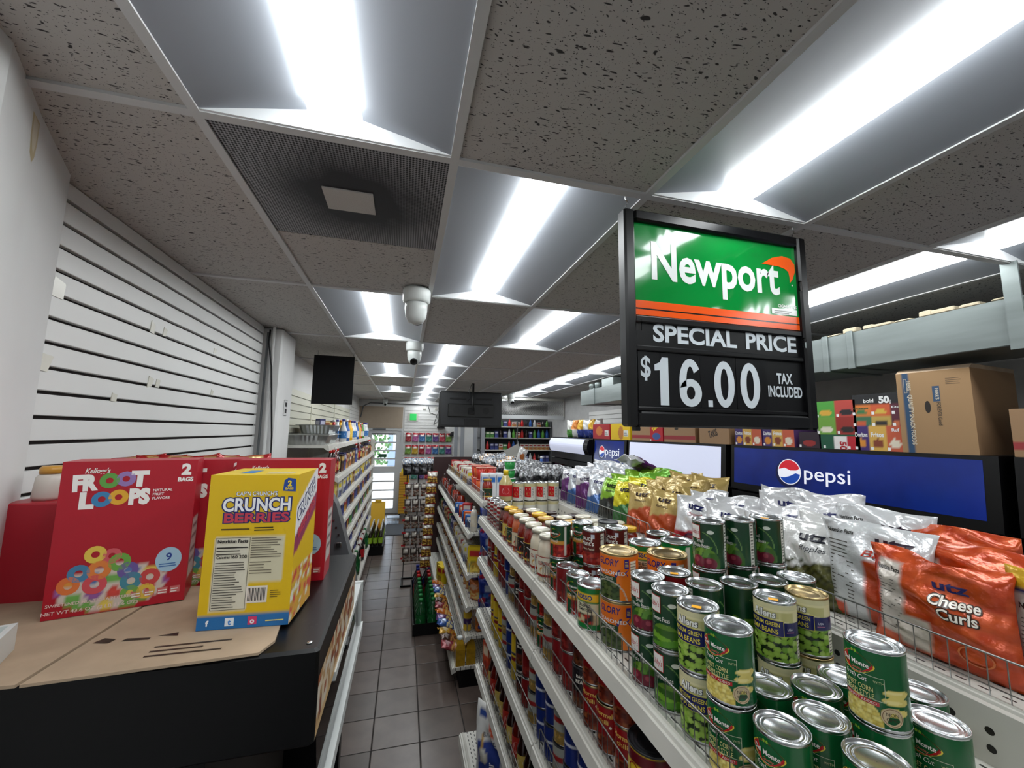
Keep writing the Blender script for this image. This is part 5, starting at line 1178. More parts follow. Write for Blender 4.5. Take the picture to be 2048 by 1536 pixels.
sp_ = Print().text('CRUNCH', 0, .255, .03, bl, 2, w=.15, bold=.09, rot=.45).text('CRUNCH', 0, .255, .03, (244, 244, 248), 3, w=.144, bold=.03, rot=.45).text('BERRIES', .005, .215, .02, (196, 60, 80), 3, w=.14, bold=.05, rot=.45)
put('lettering', sp_.lay(side(CW/2), 'lettering'), o)
tp_ = Print().rect(-.05, -.02, -.05, .02, (70, 130, 190), 1).rect(.01, .07, -.06, -.02, (206, 190, 140), 1); put('lettering', tp_.lay(topface(CHh), 'lettering'), o)
# noodle packets and small goods behind
def p_noodle(c): c.c[:] = lin((170, 26, 30)); c.blobs(c.Z < .06, .02, [(206, 150, 60), (190, 100, 40)], 2, (150, 30, 20), .6); c.ell(.0, .09, .04, .02, (214, 190, 120)); return c
nm = [bag_mesh('noodle_packet', .13, .11, .035, p_noodle, 90+q, nu=12, nv=12) for q in range(2)]
carton = tag(MB().box(-.86, -.47, 1.50, 1.60, ZC, 1.80, bev=.003).build('noodle_carton', mat('red_carton', (150, 24, 34), rough=.6)), 'red carton with noodle packets standing on it behind the cereal', 'carton')
for q in range(7): 
    o = tag(put('noodle_packet', nm[q % 2], None, (-.80+.052*q, 1.55+.01*(q % 2), 1.80), .6), f"red noodle packet, {ORD[q]} from the slatwall on the red carton", 'packet', 'noodle packets'); o.rotation_euler = (-.25, .1*(q % 3-1), .5+.1*(q % 3))
jt = thing('small_jar', 'small pale jar with an amber lid behind the red cereal box', 'jar', (-.925, 1.40, 1.80)); MB().lathe([(.03, 0), (.034, .01), (.03, .06), (.022, .07)], 16, cols=[S(214, 206, 196)]*3).build('jar_body', M['plastic'], jt); MB().lathe([(.025, .07), (.025, .085), (.02, .09)], 16, cols=[S(206, 150, 60)]*2).build('lid', M['plastic'], jt)
tag(MB().box(-.99, -.85, 1.34, 1.46, ZC, 1.80, bev=.004).build('red_packet', mat('red_packet', (176, 30, 46), rough=.4)), 'plain red packet wedged between cereal box and slatwall', 'packet')

# ------------------------------------------------------------------ goods on top of the coolers
XT = 2.475; ZT = 1.9255
def snack_panels(w, h, cells):
    """cells: (x0, x1, z0, z1, base, accent, text, text colour) in fractions"""
    def f(c):
        for (a, b, z0, z1, base, acc, t, tc) in cells:
            X0, X1, Z0, Z1 = -w/2+a*w, -w/2+b*w, z0*h, z1*h
            c.rect(X0, X1, Z0, Z1, base); c.ell((X0+X1)/2, Z0+(Z1-Z0)*.3, (X1-X0)*.3, (Z1-Z0)*.2, acc)
        return c
    p = Print()
    for (a, b, z0, z1, base, acc, t, tc) in cells:
        X0, X1, Z0, Z1 = -w/2+a*w, -w/2+b*w, z0*h, z1*h
        if t: p.text(t, (X0+X1)/2, Z0+(Z1-Z0)*.58, (Z1-Z0)*.18, tc, 2, w=(X1-X0)*.8, bold=.03)
        if Z1-Z0 > .05: p.rect(X0+.004, X0+.018, Z0+.004, Z0+.020, (240, 240, 240), 2); 
    return f, p
def top_box(name, y, w, d, h, base, label, paint=None, pr=None, cat='box', dz=0, rz=0, x=XT, group='goods on top of the coolers'):
    o = tag(put(name, printed_box(name, w, d, h, base, paint, None, 24), None, (x+d/2, y, ZT+.0005+dz), F90+rz), label, cat, group)
    if pr: put('lettering', pr.lay(flat(-d/2), 'lettering'), o)
    return o
PU, OR, GN, RD, WH = (62, 40, 110), (206, 90, 40), (90, 160, 50), (180, 30, 40), (235, 235, 235)
trio = lambda z0, z1, o=0.: [(0+o, .33+o, z0, z1, PU, (214, 140, 50), 'Doritos', WH), (.33+o, .66+o, z0, z1, (214, 170, 80), (130, 60, 40), 'Fritos', WH), (.66+o, 1+o, z0, z1, (196, 90, 60), (230, 220, 200), '', WH)]
for q, y in enumerate((2.455, 2.205)):
    f, p = snack_panels(.24, .135, trio(0, 1)); top_box('snack_variety_box', y, .24, .2, .135, (90, 60, 110), ('purple and gold snack variety box next to the plain brown carton', 'purple and gold snack variety box, second from the plain brown carton')[q], f, p)
f, p = snack_panels(.14, .10, [(0, 1, 0, 1, (40, 24, 40), (150, 40, 40), '', WH)]); top_box('dark_snack_box', 1.985, .13, .18, .10, (34, 24, 40), 'small dark snack box under the green and red ones', f, p)
f, p = snack_panels(.20, .075, [(0, .36, 0, 1, (20, 84, 60), (20, 84, 60), '', WH), (.36, .7, 0, 1, (236, 232, 230), (236, 232, 230), '', WH), (.7, 1, 0, 1, (186, 28, 44), (186, 28, 44), '', WH)])
p.text('50', .002, .02, .035, (176, 24, 36), 2, w=.05, bold=.04, rot=-PI/2); top_box('snack_variety_box', 1.80, .22, .2, .085, (20, 84, 60), 'flat green white and red snack box marked 50', f, p)
f, p = snack_panels(.24, .20, [(0, .5, .5, 1, (76, 160, 60), (220, 170, 60), '', WH), (.5, 1, .5, 1, (190, 70, 60), (30, 24, 30), '', WH), (0, .5, 0, .5, (110, 160, 60), (226, 220, 200), '', WH), (.5, 1, 0, .5, (150, 40, 34), (30, 24, 24), '', WH)])
top_box('snack_variety_box', 1.81, .22, .2, .20, (90, 150, 60), 'green and red snack variety box on the flat 50 box', f, p, dz=.086)
f, p = snack_panels(.24, .31, [(0, .4, .62, .82, (214, 120, 50), (60, 120, 70), 'Cheetos', (60, 90, 50)), (.4, .8, .62, .82, (206, 90, 50), (214, 180, 70), '', WH), (.8, 1, .62, .82, (90, 30, 50), (90, 30, 50), 'Do', WH), (0, .4, .42, .62, (60, 110, 80), (206, 90, 50), '', WH), (.4, .8, .42, .62, (190, 160, 80), (40, 34, 34), '', WH), (.8, 1, .42, .62, (90, 30, 50), (200, 110, 70), '', WH)]+trio(0, .42))
p.text('bold', -.03, .263, .02, WH, 2, w=.05, bold=.02); p.text('50', .045, .258, .034, WH, 2, w=.05, bold=.05); p.text('Ruf', .085, .105, .016, WH, 3, w=.034, bold=.03); p.text('BAGS', .076, .262, .006, WH, 3, bold=.03, rot=PI/2)
top_box('snack_variety_box', 1.60, .225, .2, .31, (20, 20, 24), 'tall snack variety box with a black band reading bold 50', f, p)
def p_herr(c): c.c[:] = lin((158, 126, 90)); c.rect(-.115, -.085, 0, .40, (48, 76, 106)); return c
cx = thing('snack_carton', 'large brown carton with a blue printed stripe and hand hole', 'carton', (XT+.22, 1.375, ZT), F90+.12, 'cartons on the coolers')
put('carton_body', printed_box('carton_body', .27, .44, .40, (150, 118, 86), p_herr, None, 30, (158, 126, 90), mat('printed_cardboard', attr=True, rough=.85)), cx)
p = Print().text('QUALITY SNACK FOODS', -.0935, .165, .017, (206, 196, 176), 2, w=.25, bold=.02, rot=-PI/2).text("HERR'S", -.0935, .335, .014, (206, 196, 176), 2, w=.045, rot=-PI/2, bold=.02)
p.frame(-.106, -.094, .30, .37, .0015, (196, 186, 166), 2); p.rect(.0, .026, .25, .325, (48, 76, 106), 1); p.text("HERR'S", .010, .287, .012, (206, 196, 176), 2, w=.055, rot=-PI/2, bold=.02); p.text('FOREVER Good', .012, .19, .014, (70, 60, 50), 2, w=.11, rot=-PI/2, bold=.02)
p.ell(-.022, .225, .011, .030, (34, 26, 20), 1, 20); p.lines(.05, .12, .33, .365, 4, (100, 80, 60), 1, 4, .3)
put('lettering', p.lay(flat(-.22), 'lettering'), cx)
MB().prism_x([(-.22, .40), (-.19, .42), (.22, .42), (.22, .40)], -.135, .135).build('top_flap', M['card'], cx)
top_box('brown_carton', 1.02, .16, .4, .20, (150, 118, 86), 'brown carton with a red stripe cut by the picture edge', lambda c: c.rect(-.1, .1, .03, .06, (150, 50, 54)), None, 'carton')
p = Print().text('TAKIS', .0, .06, .055, (40, 30, 26), 2, w=.10, bold=.03, rot=.25)
top_box('brown_carton', 2.80, .33, .35, .16, (158, 124, 90), 'brown carton with a big black printed name, beside the purple boxes', None, p, 'carton')
for q, (y, w_) in enumerate(((3.24, .44), (3.86, .36))):
    top_box('brown_carton', y, w_, .35, .17, (156, 122, 88), ('wider brown carton with a red stripe and hand hole', 'narrower brown carton with a red stripe, past the red box')[q], lambda c: c.rect(-1, 1, .025, .06, (150, 44, 50)), Print().ell(-.03, .125, .028, .012, (40, 30, 22), 1).rect(-.05, -.01, .142, .15, (150, 44, 50), 1), 'carton')
f, p = snack_panels(.2, .17, [(0, 1, 0, 1, (180, 24, 40), (60, 90, 150), '', WH)]); p.text('Takis', -.01, .12, .035, (236, 206, 40), 2, w=.1, bold=.05, rot=.5); top_box('red_snack_box', 3.575, .20, .25, .175, (180, 24, 40), 'red snack box between the two striped cartons', f, p, rz=.05, x=XT-.012)
top_box('yellow_snack_box', 4.30, .44, .3, .19, (226, 190, 20), 'yellow snack box with a white price label', lambda c: c.ell(.02, .08, .06, .08, (190, 120, 50)), Print().rect(.08, .18, .04, .11, (236, 236, 230), 1).lines(.09, .17, .05, .1, 4, (90, 90, 90), 2))
top_box('red_snack_box', 4.78, .46, .3, .19, (170, 30, 40), 'red snack box with a white label beside the yellow one', lambda c: c.ell(-.05, .1, .09, .06, (206, 120, 50)), Print().rect(.10, .2, .04, .11, (236, 236, 230), 1).lines(.11, .19, .05, .1, 4, (90, 90, 90), 2))
for q, (y, k) in enumerate(((5.08, 0), (5.26, 1), (5.44, 0), (5.64, 1), (5.85, 2), (6.05, 3))):
    cols = [((214, 214, 214), (40, 60, 140)), ((226, 176, 50), (40, 60, 140)), ((226, 140, 60), (230, 230, 226)), ((226, 226, 220), (90, 160, 70))][k]
    o = tag(put('bread_bag', bag_mesh('bread_bag', .15, .27, .11, (lambda cc: lambda c: c.put(c.Z < .13, cc[1]).put(c.Z >= .13, cc[0]))(cols), 200+q, nu=10, nv=14), None, (XT+.12, y, ZT), F90+.3), f"{('white and blue', 'yellow and blue', 'orange and white', 'white and green')[k]} bread bag, {ORD[q]} past the red snack box", 'bread bag', 'bread bags on the last cooler')

# ------------------------------------------------------------------ second gondola: top shelf
kbox('wbox', 'white_tea_box', .10, .07, .15, (214, 206, 196), (150, 40, 44), [(206, 170, 90), (190, 110, 60)], 3)
kbox('wbox2', 'printed_white_box', .10, .07, .14, (216, 214, 206), (226, 206, 40), [(90, 100, 140), (180, 180, 190)], 4)
kbox('rbox', 'red_box', .09, .06, .15, (176, 34, 40), (226, 214, 200), [(206, 150, 60)], 5)
kbox('obox', 'orange_box', .12, .05, .11, (214, 96, 36), (246, 236, 220), [(190, 50, 40)], 6)
kbox('bbox', 'blue_box', .12, .05, .10, (40, 104, 176), (236, 240, 244), [(30, 60, 130)], 7)
kbox('ybox', 'yellow_box', .12, .07, .20, (214, 186, 30), (176, 40, 40), [(226, 200, 90), (190, 140, 40)], 8)
kbox('dbox', 'dark_coffee_box', .09, .06, .16, (44, 28, 24), (206, 170, 90), [(96, 60, 40)], 9)
kbox('nbox', 'navy_box', .09, .06, .17, (36, 40, 96), (190, 190, 210), [(70, 80, 150)], 10)
kbox('tbox', 'tan_box', .10, .06, .15, (190, 164, 120), (120, 60, 30), [(150, 110, 60)], 11)
kbox('gbox', 'green_box', .10, .06, .15, (44, 110, 60), (230, 226, 206), [(90, 150, 70)], 12)
kbox('carton_bw', 'milk_carton', .06, .06, .19, (226, 230, 234), (40, 110, 190), None, 1)
BL = {'wbox': 'white and red tea box', 'wbox2': 'white box with yellow patch', 'rbox': 'small red box', 'obox': 'orange box', 'bbox': 'bright blue box', 'ybox': 'tall yellow box', 'dbox': 'dark coffee box', 'nbox': 'navy blue box', 'tbox': 'tan box', 'gbox': 'green box', 'carton_bw': 'white and blue milk carton'}
def kcup(key, base, lid_, band, h=.11, r=.048):
    me = turned(key, [(r*.72, 0), (r*.78, .004), (r, h-.008)], [base, base], 20, M['plastic'])
    lid = turned('lid', [(r*1.05, h-.008), (r*1.06, h-.002), (r, h), (.001, h)], [lid_]*3, 20, M['plastic'])
    p = Print().rect(-r*1.6, r*1.6, h*.35, h*.7, band, 1, .008); kind(key, 'noodle_cup', me, lid, p.lay(lambda x, z, e: ((r*.72+z/h*r*.28+e)*np.sin(x/r), -(r*.72+z/h*r*.28+e)*np.cos(x/r), z), 'lettering', eps=.0008), h, r)
kcup('cup_red', (196, 50, 36), (214, 150, 130), (236, 190, 70)); kcup('cup_org', (206, 90, 40), (190, 70, 60), (150, 30, 34)); kcup('tub_green', (30, 140, 60), (226, 230, 226), (40, 120, 60), .075, .052)
GT = 'goods on the second top shelf'
for a in range(3):
    for b in range(2):
        item('cup_red' if a % 2 else 'cup_org', (.72+.1*b, 3.82+.14*a, 1.441), face(.7, 3.8, 10), f"noodle cup, {ORD[a]} along, {('aisle', 'inner')[b]} line, lower layer", 'cup', GT)
        item('cup_org' if a % 2 else 'cup_red', (.72+.1*b, 3.82+.14*a, 1.552), face(.7, 3.8, 10), f"noodle cup, {ORD[a]} along, {('aisle', 'inner')[b]} line, upper layer", 'cup', GT)
for b in range(4): item('tub_green', (.93, 3.55, 1.441+.0755*b), face(.9, 3.5, 0), f"green lidded tub, {ORD[b]} from the bottom of its column", 'tub', 'green tubs')
for a in range(3):
    for b in range(2): item('carton_bw', (.70+.066*a, 3.50+.07*b, 1.441), face(.7, 3.5, 5), f"white and blue carton, {ORD[a]} from the aisle, {('front', 'back')[b]} row beside the green tubs", 'carton', 'blue and white cartons')
item('jar_red2', (.69, 3.36, 1.441), face(.7, 3.3, 0), 'single red jar with bronze lid before the blue cartons', 'jar')
for q in range(11):
    k = ['wbox2', 'wbox', 'wbox', 'wbox2', 'wbox', 'rbox', 'wbox', 'wbox2', 'wbox', 'rbox', 'rbox'][q]
    for b in range(2): item(k, (.72+.13*b, 4.30+.155*q, 1.441), face(.7, 4.5, 30), f"{BL[k]}, {ORD[q]} past the noodle cups, {('aisle', 'inner')[b]} line", 'box', GT)
# --- lower shelves of the second gondola
def fill(xs, y0, y1, z, kinds, lookup, place, cat, group, step, parts=False, jx=.01, ex=55, rr=random.Random(5), seq=False):
    y = y0; q = 0
    while y < y1:
        k = kinds[q % len(kinds)] if seq else rr.choice(kinds); K = KIND[k]
        item(k, (xs+rr.uniform(-jx, jx), y, z+.0006), face(xs, y, ex), f"{lookup[k]}, {ORD[q]} from near end, {place}", cat, group, parts); q += 1
        y += max(step, 2*K['r']*.9)
item('spray_white', (.60, 3.46, 1.1655), 0, 'tall cream lotion bottle at the near end of its shelf', 'bottle')
fill(.61, 3.60, 4.3, 1.165, ['bbox', 'obox', 'bbox', 'rbox', 'obox', 'bbox'], BL, 'lotion bottle shelf', 'box', 'boxes beside the lotion bottle', .1, True, ex=20, seq=True)
fill(.61, 4.36, 6.4, 1.165, ['jar_dark', 'jar_red2', 'sauce_dark'], dict(JL, **LB), 'jars past the blue boxes', 'jar', 'jars past the blue boxes', .11)
item('ybox', (.62, 3.46, .8406), face(.6, 3.4, 10), 'tall yellow box at the near end under the lotion bottle', 'box')
fill(.62, 3.62, 4.5, .84, ['wbox', 'wbox2'], BL, 'yellow box shelf', 'box', 'white boxes past the yellow box', .12, True, ex=20)
fill(.62, 4.6, 6.4, .84, ['rbox', 'nbox', 'gbox', 'tbox', 'rbox'], BL, 'far half of yellow box shelf', 'box', 'far boxes on the third shelf', .12)
# packets
def pk(base, blob): return lambda c: (c.put(c.Z > -1, base), c.blobs((c.Z > .02) & (c.Z < .08), .02, blob, 3, base, .55), c.ell(0, .11, .04, .02, tuple(min(255, int(b*.4+140)) for b in base)))[0]
PKC = [((130, 40, 50), [(206, 160, 80)]), ((206, 110, 40), [(230, 200, 120)]), ((90, 50, 110), [(206, 180, 90)]), ((40, 80, 150), [(226, 210, 150)]), ((196, 150, 50), [(150, 70, 30)]), ((70, 40, 28), [(190, 130, 70)])]
PKL = ['maroon', 'orange', 'purple', 'blue', 'golden', 'brown']
for q, (b, bl_) in enumerate(PKC): kind(f'pk{q}', 'snack_packet', bag_mesh('snack_packet', .12, .16, .05, pk(b, bl_), 300+q, nu=10, nv=12), None, None, .16, .05)
PL = {f'pk{q}': f'{PKL[q]} snack packet' for q in range(6)}
fill(.63, 3.50, 6.4, .595, ['pk1', 'pk0', 'pk2', 'pk5'], PL, 'fourth shelf', 'packet', 'packets on the fourth shelf', .11, ex=40)
fill(.63, 3.95, 6.4, .37, ['pk5', 'pk4', 'pk0'], PL, 'fifth shelf', 'packet', 'packets on the fifth shelf', .12, ex=40)
kind('spicecan', 'spice_tin', cyl_print('spice_tin', .036, .15, lb_flat((206, 170, 50), (60, 40, 90), None, None, 4, (.04, .075)), 32, 16), lid_mesh(.036, .15, M['gold_tin']), None, .15, .036)
item('spicecan', (.575, 3.50, .3706), face(.6, 3.5, 10), 'yellow tin with purple band near the end of the fifth shelf', 'tin')
tb = thing('snack_tub', 'clear square tub of orange snacks at the near end of the fifth shelf', 'tub', (.72, 3.52, .3706)); MB().box(-.09, .09, -.09, .09, 0, .17, bev=.012).build('tub_body', mat('orange_snacks', (176, 96, 30), rough=.25, vary=.5, vscale=40), tb); MB().box(-.094, .094, -.094, .094, .17, .19, bev=.006).build('lid', M['enamel'], tb)
for q in range(12):
    k = q % 6; o = tag(put('candy_packet', KIND[f'pk{(q*5) % 6}']['body'], None, (.52, 3.55+.13*q, .205+.004*(q % 2)), 0), f"{PKL[(q*5) % 6]} packet lying flat, {ORD[q]} beyond the oil jugs on the bottom deck", 'packet', 'flat packets on the bottom deck'); o.rotation_euler = (1.25, 0, -PI/2+.1*(q % 3-1))
for q, y in enumerate((5.2, 5.32)): item('ybox', (.52, y, .1506), -1.2, ('yellow box on the bottom deck, lower row, nearer one', 'yellow box on the bottom deck, lower row, farther one')[q], 'box', 'yellow boxes on the deck')
for q in range(2):
    t = thing('oil_jug', ('square jug of golden oil by the aisle on the bottom deck', 'square jug of golden oil behind the first jug')[q], 'jug', (.505+.085*q, 3.43+.005*q, .1506), .05)
    m = MB(); s_ = .04
    for (z0, z1, a0, a1) in ((0, .12, .037, .038), (.12, .16, .038, .03), (.16, .19, .03, .018)):
        m.add([(-a0, -a0, z0), (a0, -a0, z0), (a0, a0, z0), (-a0, a0, z0), (-a1, -a1, z1), (a1, -a1, z1), (a1, a1, z1), (-a1, a1, z1)], [(0, 1, 5, 4), (1, 2, 6, 5), (2, 3, 7, 6), (3, 0, 4, 7)])
    m.build('jug_body', mat('oil_in_plastic', (176, 136, 30), rough=.12, coat=.5, vary=.3, vscale=30), t); MB().lathe([(.021, .188), (.022, .19), (.022, .205), (.018, .208)], 18).build('cap', M['alu'], t)
# blue bags on a clip strip between the gondolas
cs = thing('clip_strip', 'metal clip strip holding blue snack bags between the shelving units', 'display strip', (.66, 3.10, 0)); MB().box(-.012, .012, -.003, .003, .55, 1.40).build('strip', M['wire'], cs); MB().tube([(0, 0, 1.39), (0, .13, 1.42)], .004, 6).build('hook', M['wire'], cs); MB().box(-.03, .03, -.003, .09, .005, .02).box(-.004, .004, -.003, .003, .02, .56).build('stand', M['wire'], cs)
pbl = lambda c: (c.put(c.Z > -1, (28, 44, 120)), c.blobs(c.Z < .10, .03, [(40, 90, 180), (190, 40, 60), (60, 120, 190)], 3, (26, 36, 100), .6), c.rect(-.04, .04, .11, .15, (150, 156, 170)))[0]
kind('bluebag', 'blue_snack_bag', bag_mesh('blue_snack_bag', .17, .20, .05, pbl, 410, nu=12, nv=14), None, None, .2, .08)
for q in range(5): item('bluebag', (.66, 3.055, .56+.165*q), face(.66, 3.05, 8)+.1*(q % 2), f"blue and red snack bag, {ORD[4-q]} from the top of the clip strip", 'snack bag', 'bags on the clip strip', False)

# ------------------------------------------------------------------ black and silver bags heaped on the second gondola
def pblk(top, acc): return lambda c: (c.put(c.Z > -1, (22, 22, 26)), c.put(c.Z > .15, top), c.put((np.abs(c.X) < .03) & (c.Z > .03) & (c.Z < .1), (110, 112, 118)), c.put((c.Z > .155) & (np.sin(c.X*160+c.Z*90) > .55), acc))[0]
BK = [((196, 198, 202), (206, 150, 60)), ((150, 152, 156), (60, 50, 50)), ((206, 206, 206), (70, 110, 150)), ((120, 122, 126), (206, 206, 206))]
for q, (a, b) in enumerate(BK): kind(f'blk{q}', 'black_snack_bag', bag_mesh('black_snack_bag', .16, .22, .055, pblk(a, b), 500+q*7, crimp=.16, nu=14, nv=18), None, None, .22, .08)
BKL = ['black bag with silver and gold top', 'black bag with grey top', 'black bag with white and blue top', 'black bag with dull silver top']
n = 0; rr = random.Random(8)
for a in range(11):
    for b in range(4):
        k = (a*3+b) % 4 if a > 3 else rr.choice((1, 3, 3)); n += 1
        item(f'blk{k}', (1.00+.13*b+rr.uniform(-.01, .01), 3.34+.245*a+.04*b, 1.462+rr.uniform(0, .02)), face(1, 1.6, 8)+rr.uniform(-.25, .25), f"{BKL[k]}, {ORD[a]} row past soup cans, {ORD[b]} from aisle", 'snack bag', 'black snack bags', False, tilt=(-.28+rr.uniform(-.1, .1), rr.uniform(-.12, .12)))
wbag = tag(put('white_snack_bag', bag_mesh('white_snack_bag', .12, .2, .05, lambda c: c.put(c.Z > -1, (222, 222, 220)).ell(0, .1, .03, .04, (190, 110, 50)), 77), None, (1.30, 4.55, 1.62), .2), 'white bag with an orange picture poking above the black bags', 'snack bag'); wbag.rotation_euler = (.1, .3, .2)
item('clean_b', (1.60, 4.62, 1.4606), 0, 'blue bottle standing behind the black bags', 'bottle'); item('sauce_dark', (1.54, 4.7, 1.4606), 0, 'dark bottle with red cap behind the black bags', 'bottle')
tag(MB().add([(1.30, 5.3, 1.74), (1.48, 5.25, 1.84), (1.62, 5.3, 1.68), (1.44, 5.35, 1.58)], [(0, 1, 2, 3), (3, 2, 1, 0)]).build('price_card', mat('white_card', (206, 206, 200), rough=.6)), 'tilted white card standing above the black bags', 'card')
bpy.data.objects['price_card'].modifiers.new('s', 'SOLIDIFY').thickness = .003

# ------------------------------------------------------------------ wall shelving on the other side
CL = {'clean_w': 'white cleaner bottle', 'clean_y': 'orange cleaner bottle', 'clean_b': 'blue cleaner bottle', 'clean_g': 'green cleaner bottle', 'clean_r': 'red cleaner bottle'}
for q in range(3):
    t = thing('foil_tray', ('fluted foil tray at the near end of the top wall shelf', 'foil tray behind the fluted one with a clear lid', 'upside down foil tray stacked on the lidded ones')[q], 'foil tray', ((-.80, 3.86, 1.8655), (-.84, 4.42, 1.8655), (-.86, 4.62, 1.955))[q])
    m = MB(); pr = []
    hx, hy, hh = .17, .13 if q == 0 else .24, .085
    for s, z in ((.86, 0), (1, hh)):
        ring = []
        for k in range(64):
            a = 2*PI*k/64; c_, s_ = math.cos(a), math.sin(a); f_ = (abs(c_)**6+abs(s_)**6)**(-1/6); w_ = 1+(.012 if k % 2 else -.012)*(z > 0 or 1)
            ring.append((hx*s*c_*f_*w_, hy*s*s_*f_*w_, z))
        pr += ring
    m.add(pr, [(i, (i+1) % 64, 64+(i+1) % 64, 64+i) for i in range(64)]+[tuple(range(63, -1, -1))]); m.build('tray', mat('foil_aluminium', (190, 192, 192), rough=.32, metal=1.), t)
    MB().box(-hx-.012, hx+.012, -hy-.012, hy+.012, hh-.004, hh+.003, bev=.003).build('rim' if q == 0 else 'lid', mat('foil_aluminium'), t)
rr = random.Random(21); y = 5.02
ks = ['clean_w', 'clean_r', 'clean_b', 'clean_w', 'clean_y', 'clean_y', 'clean_w', 'clean_y', 'clean_w', 'clean_g', 'clean_b', 'clean_w', 'clean_y', 'clean_w', 'clean_r', 'clean_w', 'clean_g', 'clean_b', 'clean_w', 'clean_y', 'clean_w', 'clean_y', 'clean_w', 'clean_b']
for q, k in enumerate(ks): item(k, (-.66-.12*(q % 2), 4.80+.125*q, 1.8655), PI/2-.6, f"{CL[k]}, {ORD[q]} beyond the foil trays on the top wall shelf", 'bottle', 'cleaners on the top wall shelf')
for q in range(4): item(['nbox', 'tbox', 'dbox', 'tbox'][q], (-.93, 4.98+.3*q, 1.8655+.08), PI/2-.5, f"{BL[['nbox', 'tbox', 'dbox', 'tbox'][q]]}, {ORD[q]} behind the cleaners by the slats", 'box', 'boxes behind the cleaners'); MB
for q in range(4): tag(MB().box(-1.0, -.86, 4.90+.3*q, 5.08+.3*q, 1.8655, 1.945, bev=.003).build('shipping_case', M['card']), f"small brown case, {ORD[q]} under the boxes behind the cleaners", 'case', 'cases under the boxes')
LALL = dict(BL, **LB); LALL.update(CL); LALL.update(PL)
WS = [(1.60, ['sauce_dark', 'sauce_dark', 'sauce_b', 'sauce_dark', 'sauce_dark', 'dbox', 'nbox', 'rbox', 'tbox', 'dbox', 'wbox', 'dbox', 'tbox', 'dbox', 'nbox', 'dbox'], 'second wall shelf', True), (1.375, ['oil', 'oil', 'tbox', 'wbox2', 'dbox', 'wbox2', 'nbox', 'wbox2', 'dbox', 'wbox2'], 'third wall shelf', True), (1.15, ['nbox', 'dbox', 'rbox', 'dbox', 'nbox'], 'fourth wall shelf', False), (.925, ['dbox', 'gbox', 'nbox', 'dbox', 'rbox'], 'fifth wall shelf', False), (.70, ['pk5', 'dbox', 'nbox', 'pk2', 'tbox'], 'sixth wall shelf', False), (.455, ['dbox', 'pk0', 'nbox', 'wine', 'dbox'], 'seventh wall shelf', False)]
for z, kinds, pl, pt in WS:
    y = 3.76; q = 0
    while y < 7.82:
        k = kinds[q % len(kinds)]; K = KIND[k]
        item(k, (-.60+rr.uniform(-.01, .01), y, z+.0006), PI/2-.15, f"{LALL[k]}, {ORD[q]} along the {pl}", 'bottle' if k in LB else ('packet' if k in PL else 'box'), 'goods on the '+pl, pt); q += 1; y += 2*K['r']+.032
for q in range(8): item(['clean_r', 'clean_w', 'soda_green', 'soda_green', 'wine', 'soda_red', 'wine', 'soda_green'][q], (-.53, 4.75+.30*q, .1706), PI/2, f"{('pink laundry jug', 'white laundry jug', 'green bottle', 'second green bottle', 'dark bottle', 'red capped bottle', 'second dark bottle', 'last green bottle')[q]} on the bottom wall deck", 'bottle', 'bottles on the wall deck', True)

# ------------------------------------------------------------------ soda, crates, wire rack in the aisle
cr = thing('bottle_crate', 'low black crate of large soda bottles beside the snack shelving', 'crate', (.295, 4.885, 0))
m = MB().box(-.135, .135, -.615, .615, .004, .02)
for x in (-.135, .127): m.box(x, x+.008, -.615, .615, .02, .11)
for y in (-.615, .607): m.box(-.127, .127, y, y+.008, .02, .11)
m.build('tray', M['blackp'], cr)
for a in range(10):
    for b in range(2):
        k = 'soda_green' if a < 6 else ('soda_red' if a < 8 else 'soda_blue')
        item(k, (.235+.12*b, 4.345+.117*a, .0205), -.6, f"{('green', 'cola', 'blue capped')[('soda_green', 'soda_red', 'soda_blue').index(k)]} soda bottle, {ORD[a]} from near end, {('aisle', 'shelf')[b]} side of the crate", 'bottle', 'large soda bottles')
lc = thing('bottle_crate', 'black crate of small juice bottles below the wall shelving', 'crate', (-.385, 7.5, 0)); m = MB().box(-.13, .13, -.48, .48, .004, .14)
m.build('tray', M['blackp'], lc)
for a in range(11):
    for b in range(3): item('juice_orange' if b == 1 and a > 5 else 'juice_small', (-.465+.08*b, 7.08+.083*a, .1405), -.2, f"{'orange' if b == 1 and a > 5 else 'dark'} juice bottle, {ORD[a]} from near end, {('wall', 'middle', 'aisle')[b]} line of the crate", 'bottle', 'juice bottles in the crate')
rk = thing('wire_rack', 'tall black wire spinner rack with red clips hung with packets', 'rack', (.21, 5.72, 0))
for x in (-.15, 0, .15):
    for y in (-.13, .13): MB().tube([(x, y, .02 if x else .3), (x, y, 1.42)], .005, 6).build('post', M['blackm'], rk)
for z in np.linspace(.28, 1.42, 8):
    MB().tube([(-.15, -.13, z), (.15, -.13, z), (.15, .13, z), (-.15, .13, z), (-.15, -.13, z)], .004, 5).build('hoop', M['blackm'], rk)
MB().tube([(-.17, -.15, .012), (.17, -.15, .012), (.17, .15, .012), (-.17, .15, .012), (-.17, -.15, .012)], .012, 6).build('base', M['blackm'], rk)
for q, z in enumerate(np.linspace(.35, 1.3, 7)): MB().box(-.19, -.14, -.16, -.15, z, z+.022).build('clip', mat('red_plastic', (170, 24, 34), rough=.35), rk)
kind('jerky', 'jerky_packet', bag_mesh('jerky_packet', .09, .17, .02, lambda c: c.put(c.Z > -1, (60, 48, 44)).rect(-.03, .03, .1, .15, (196, 190, 180)).blobs(c.Z < .08, .02, [(120, 60, 40), (160, 150, 140)], 3, (70, 50, 40), .6), 610, nu=8, nv=12), None, None, .17, .05)
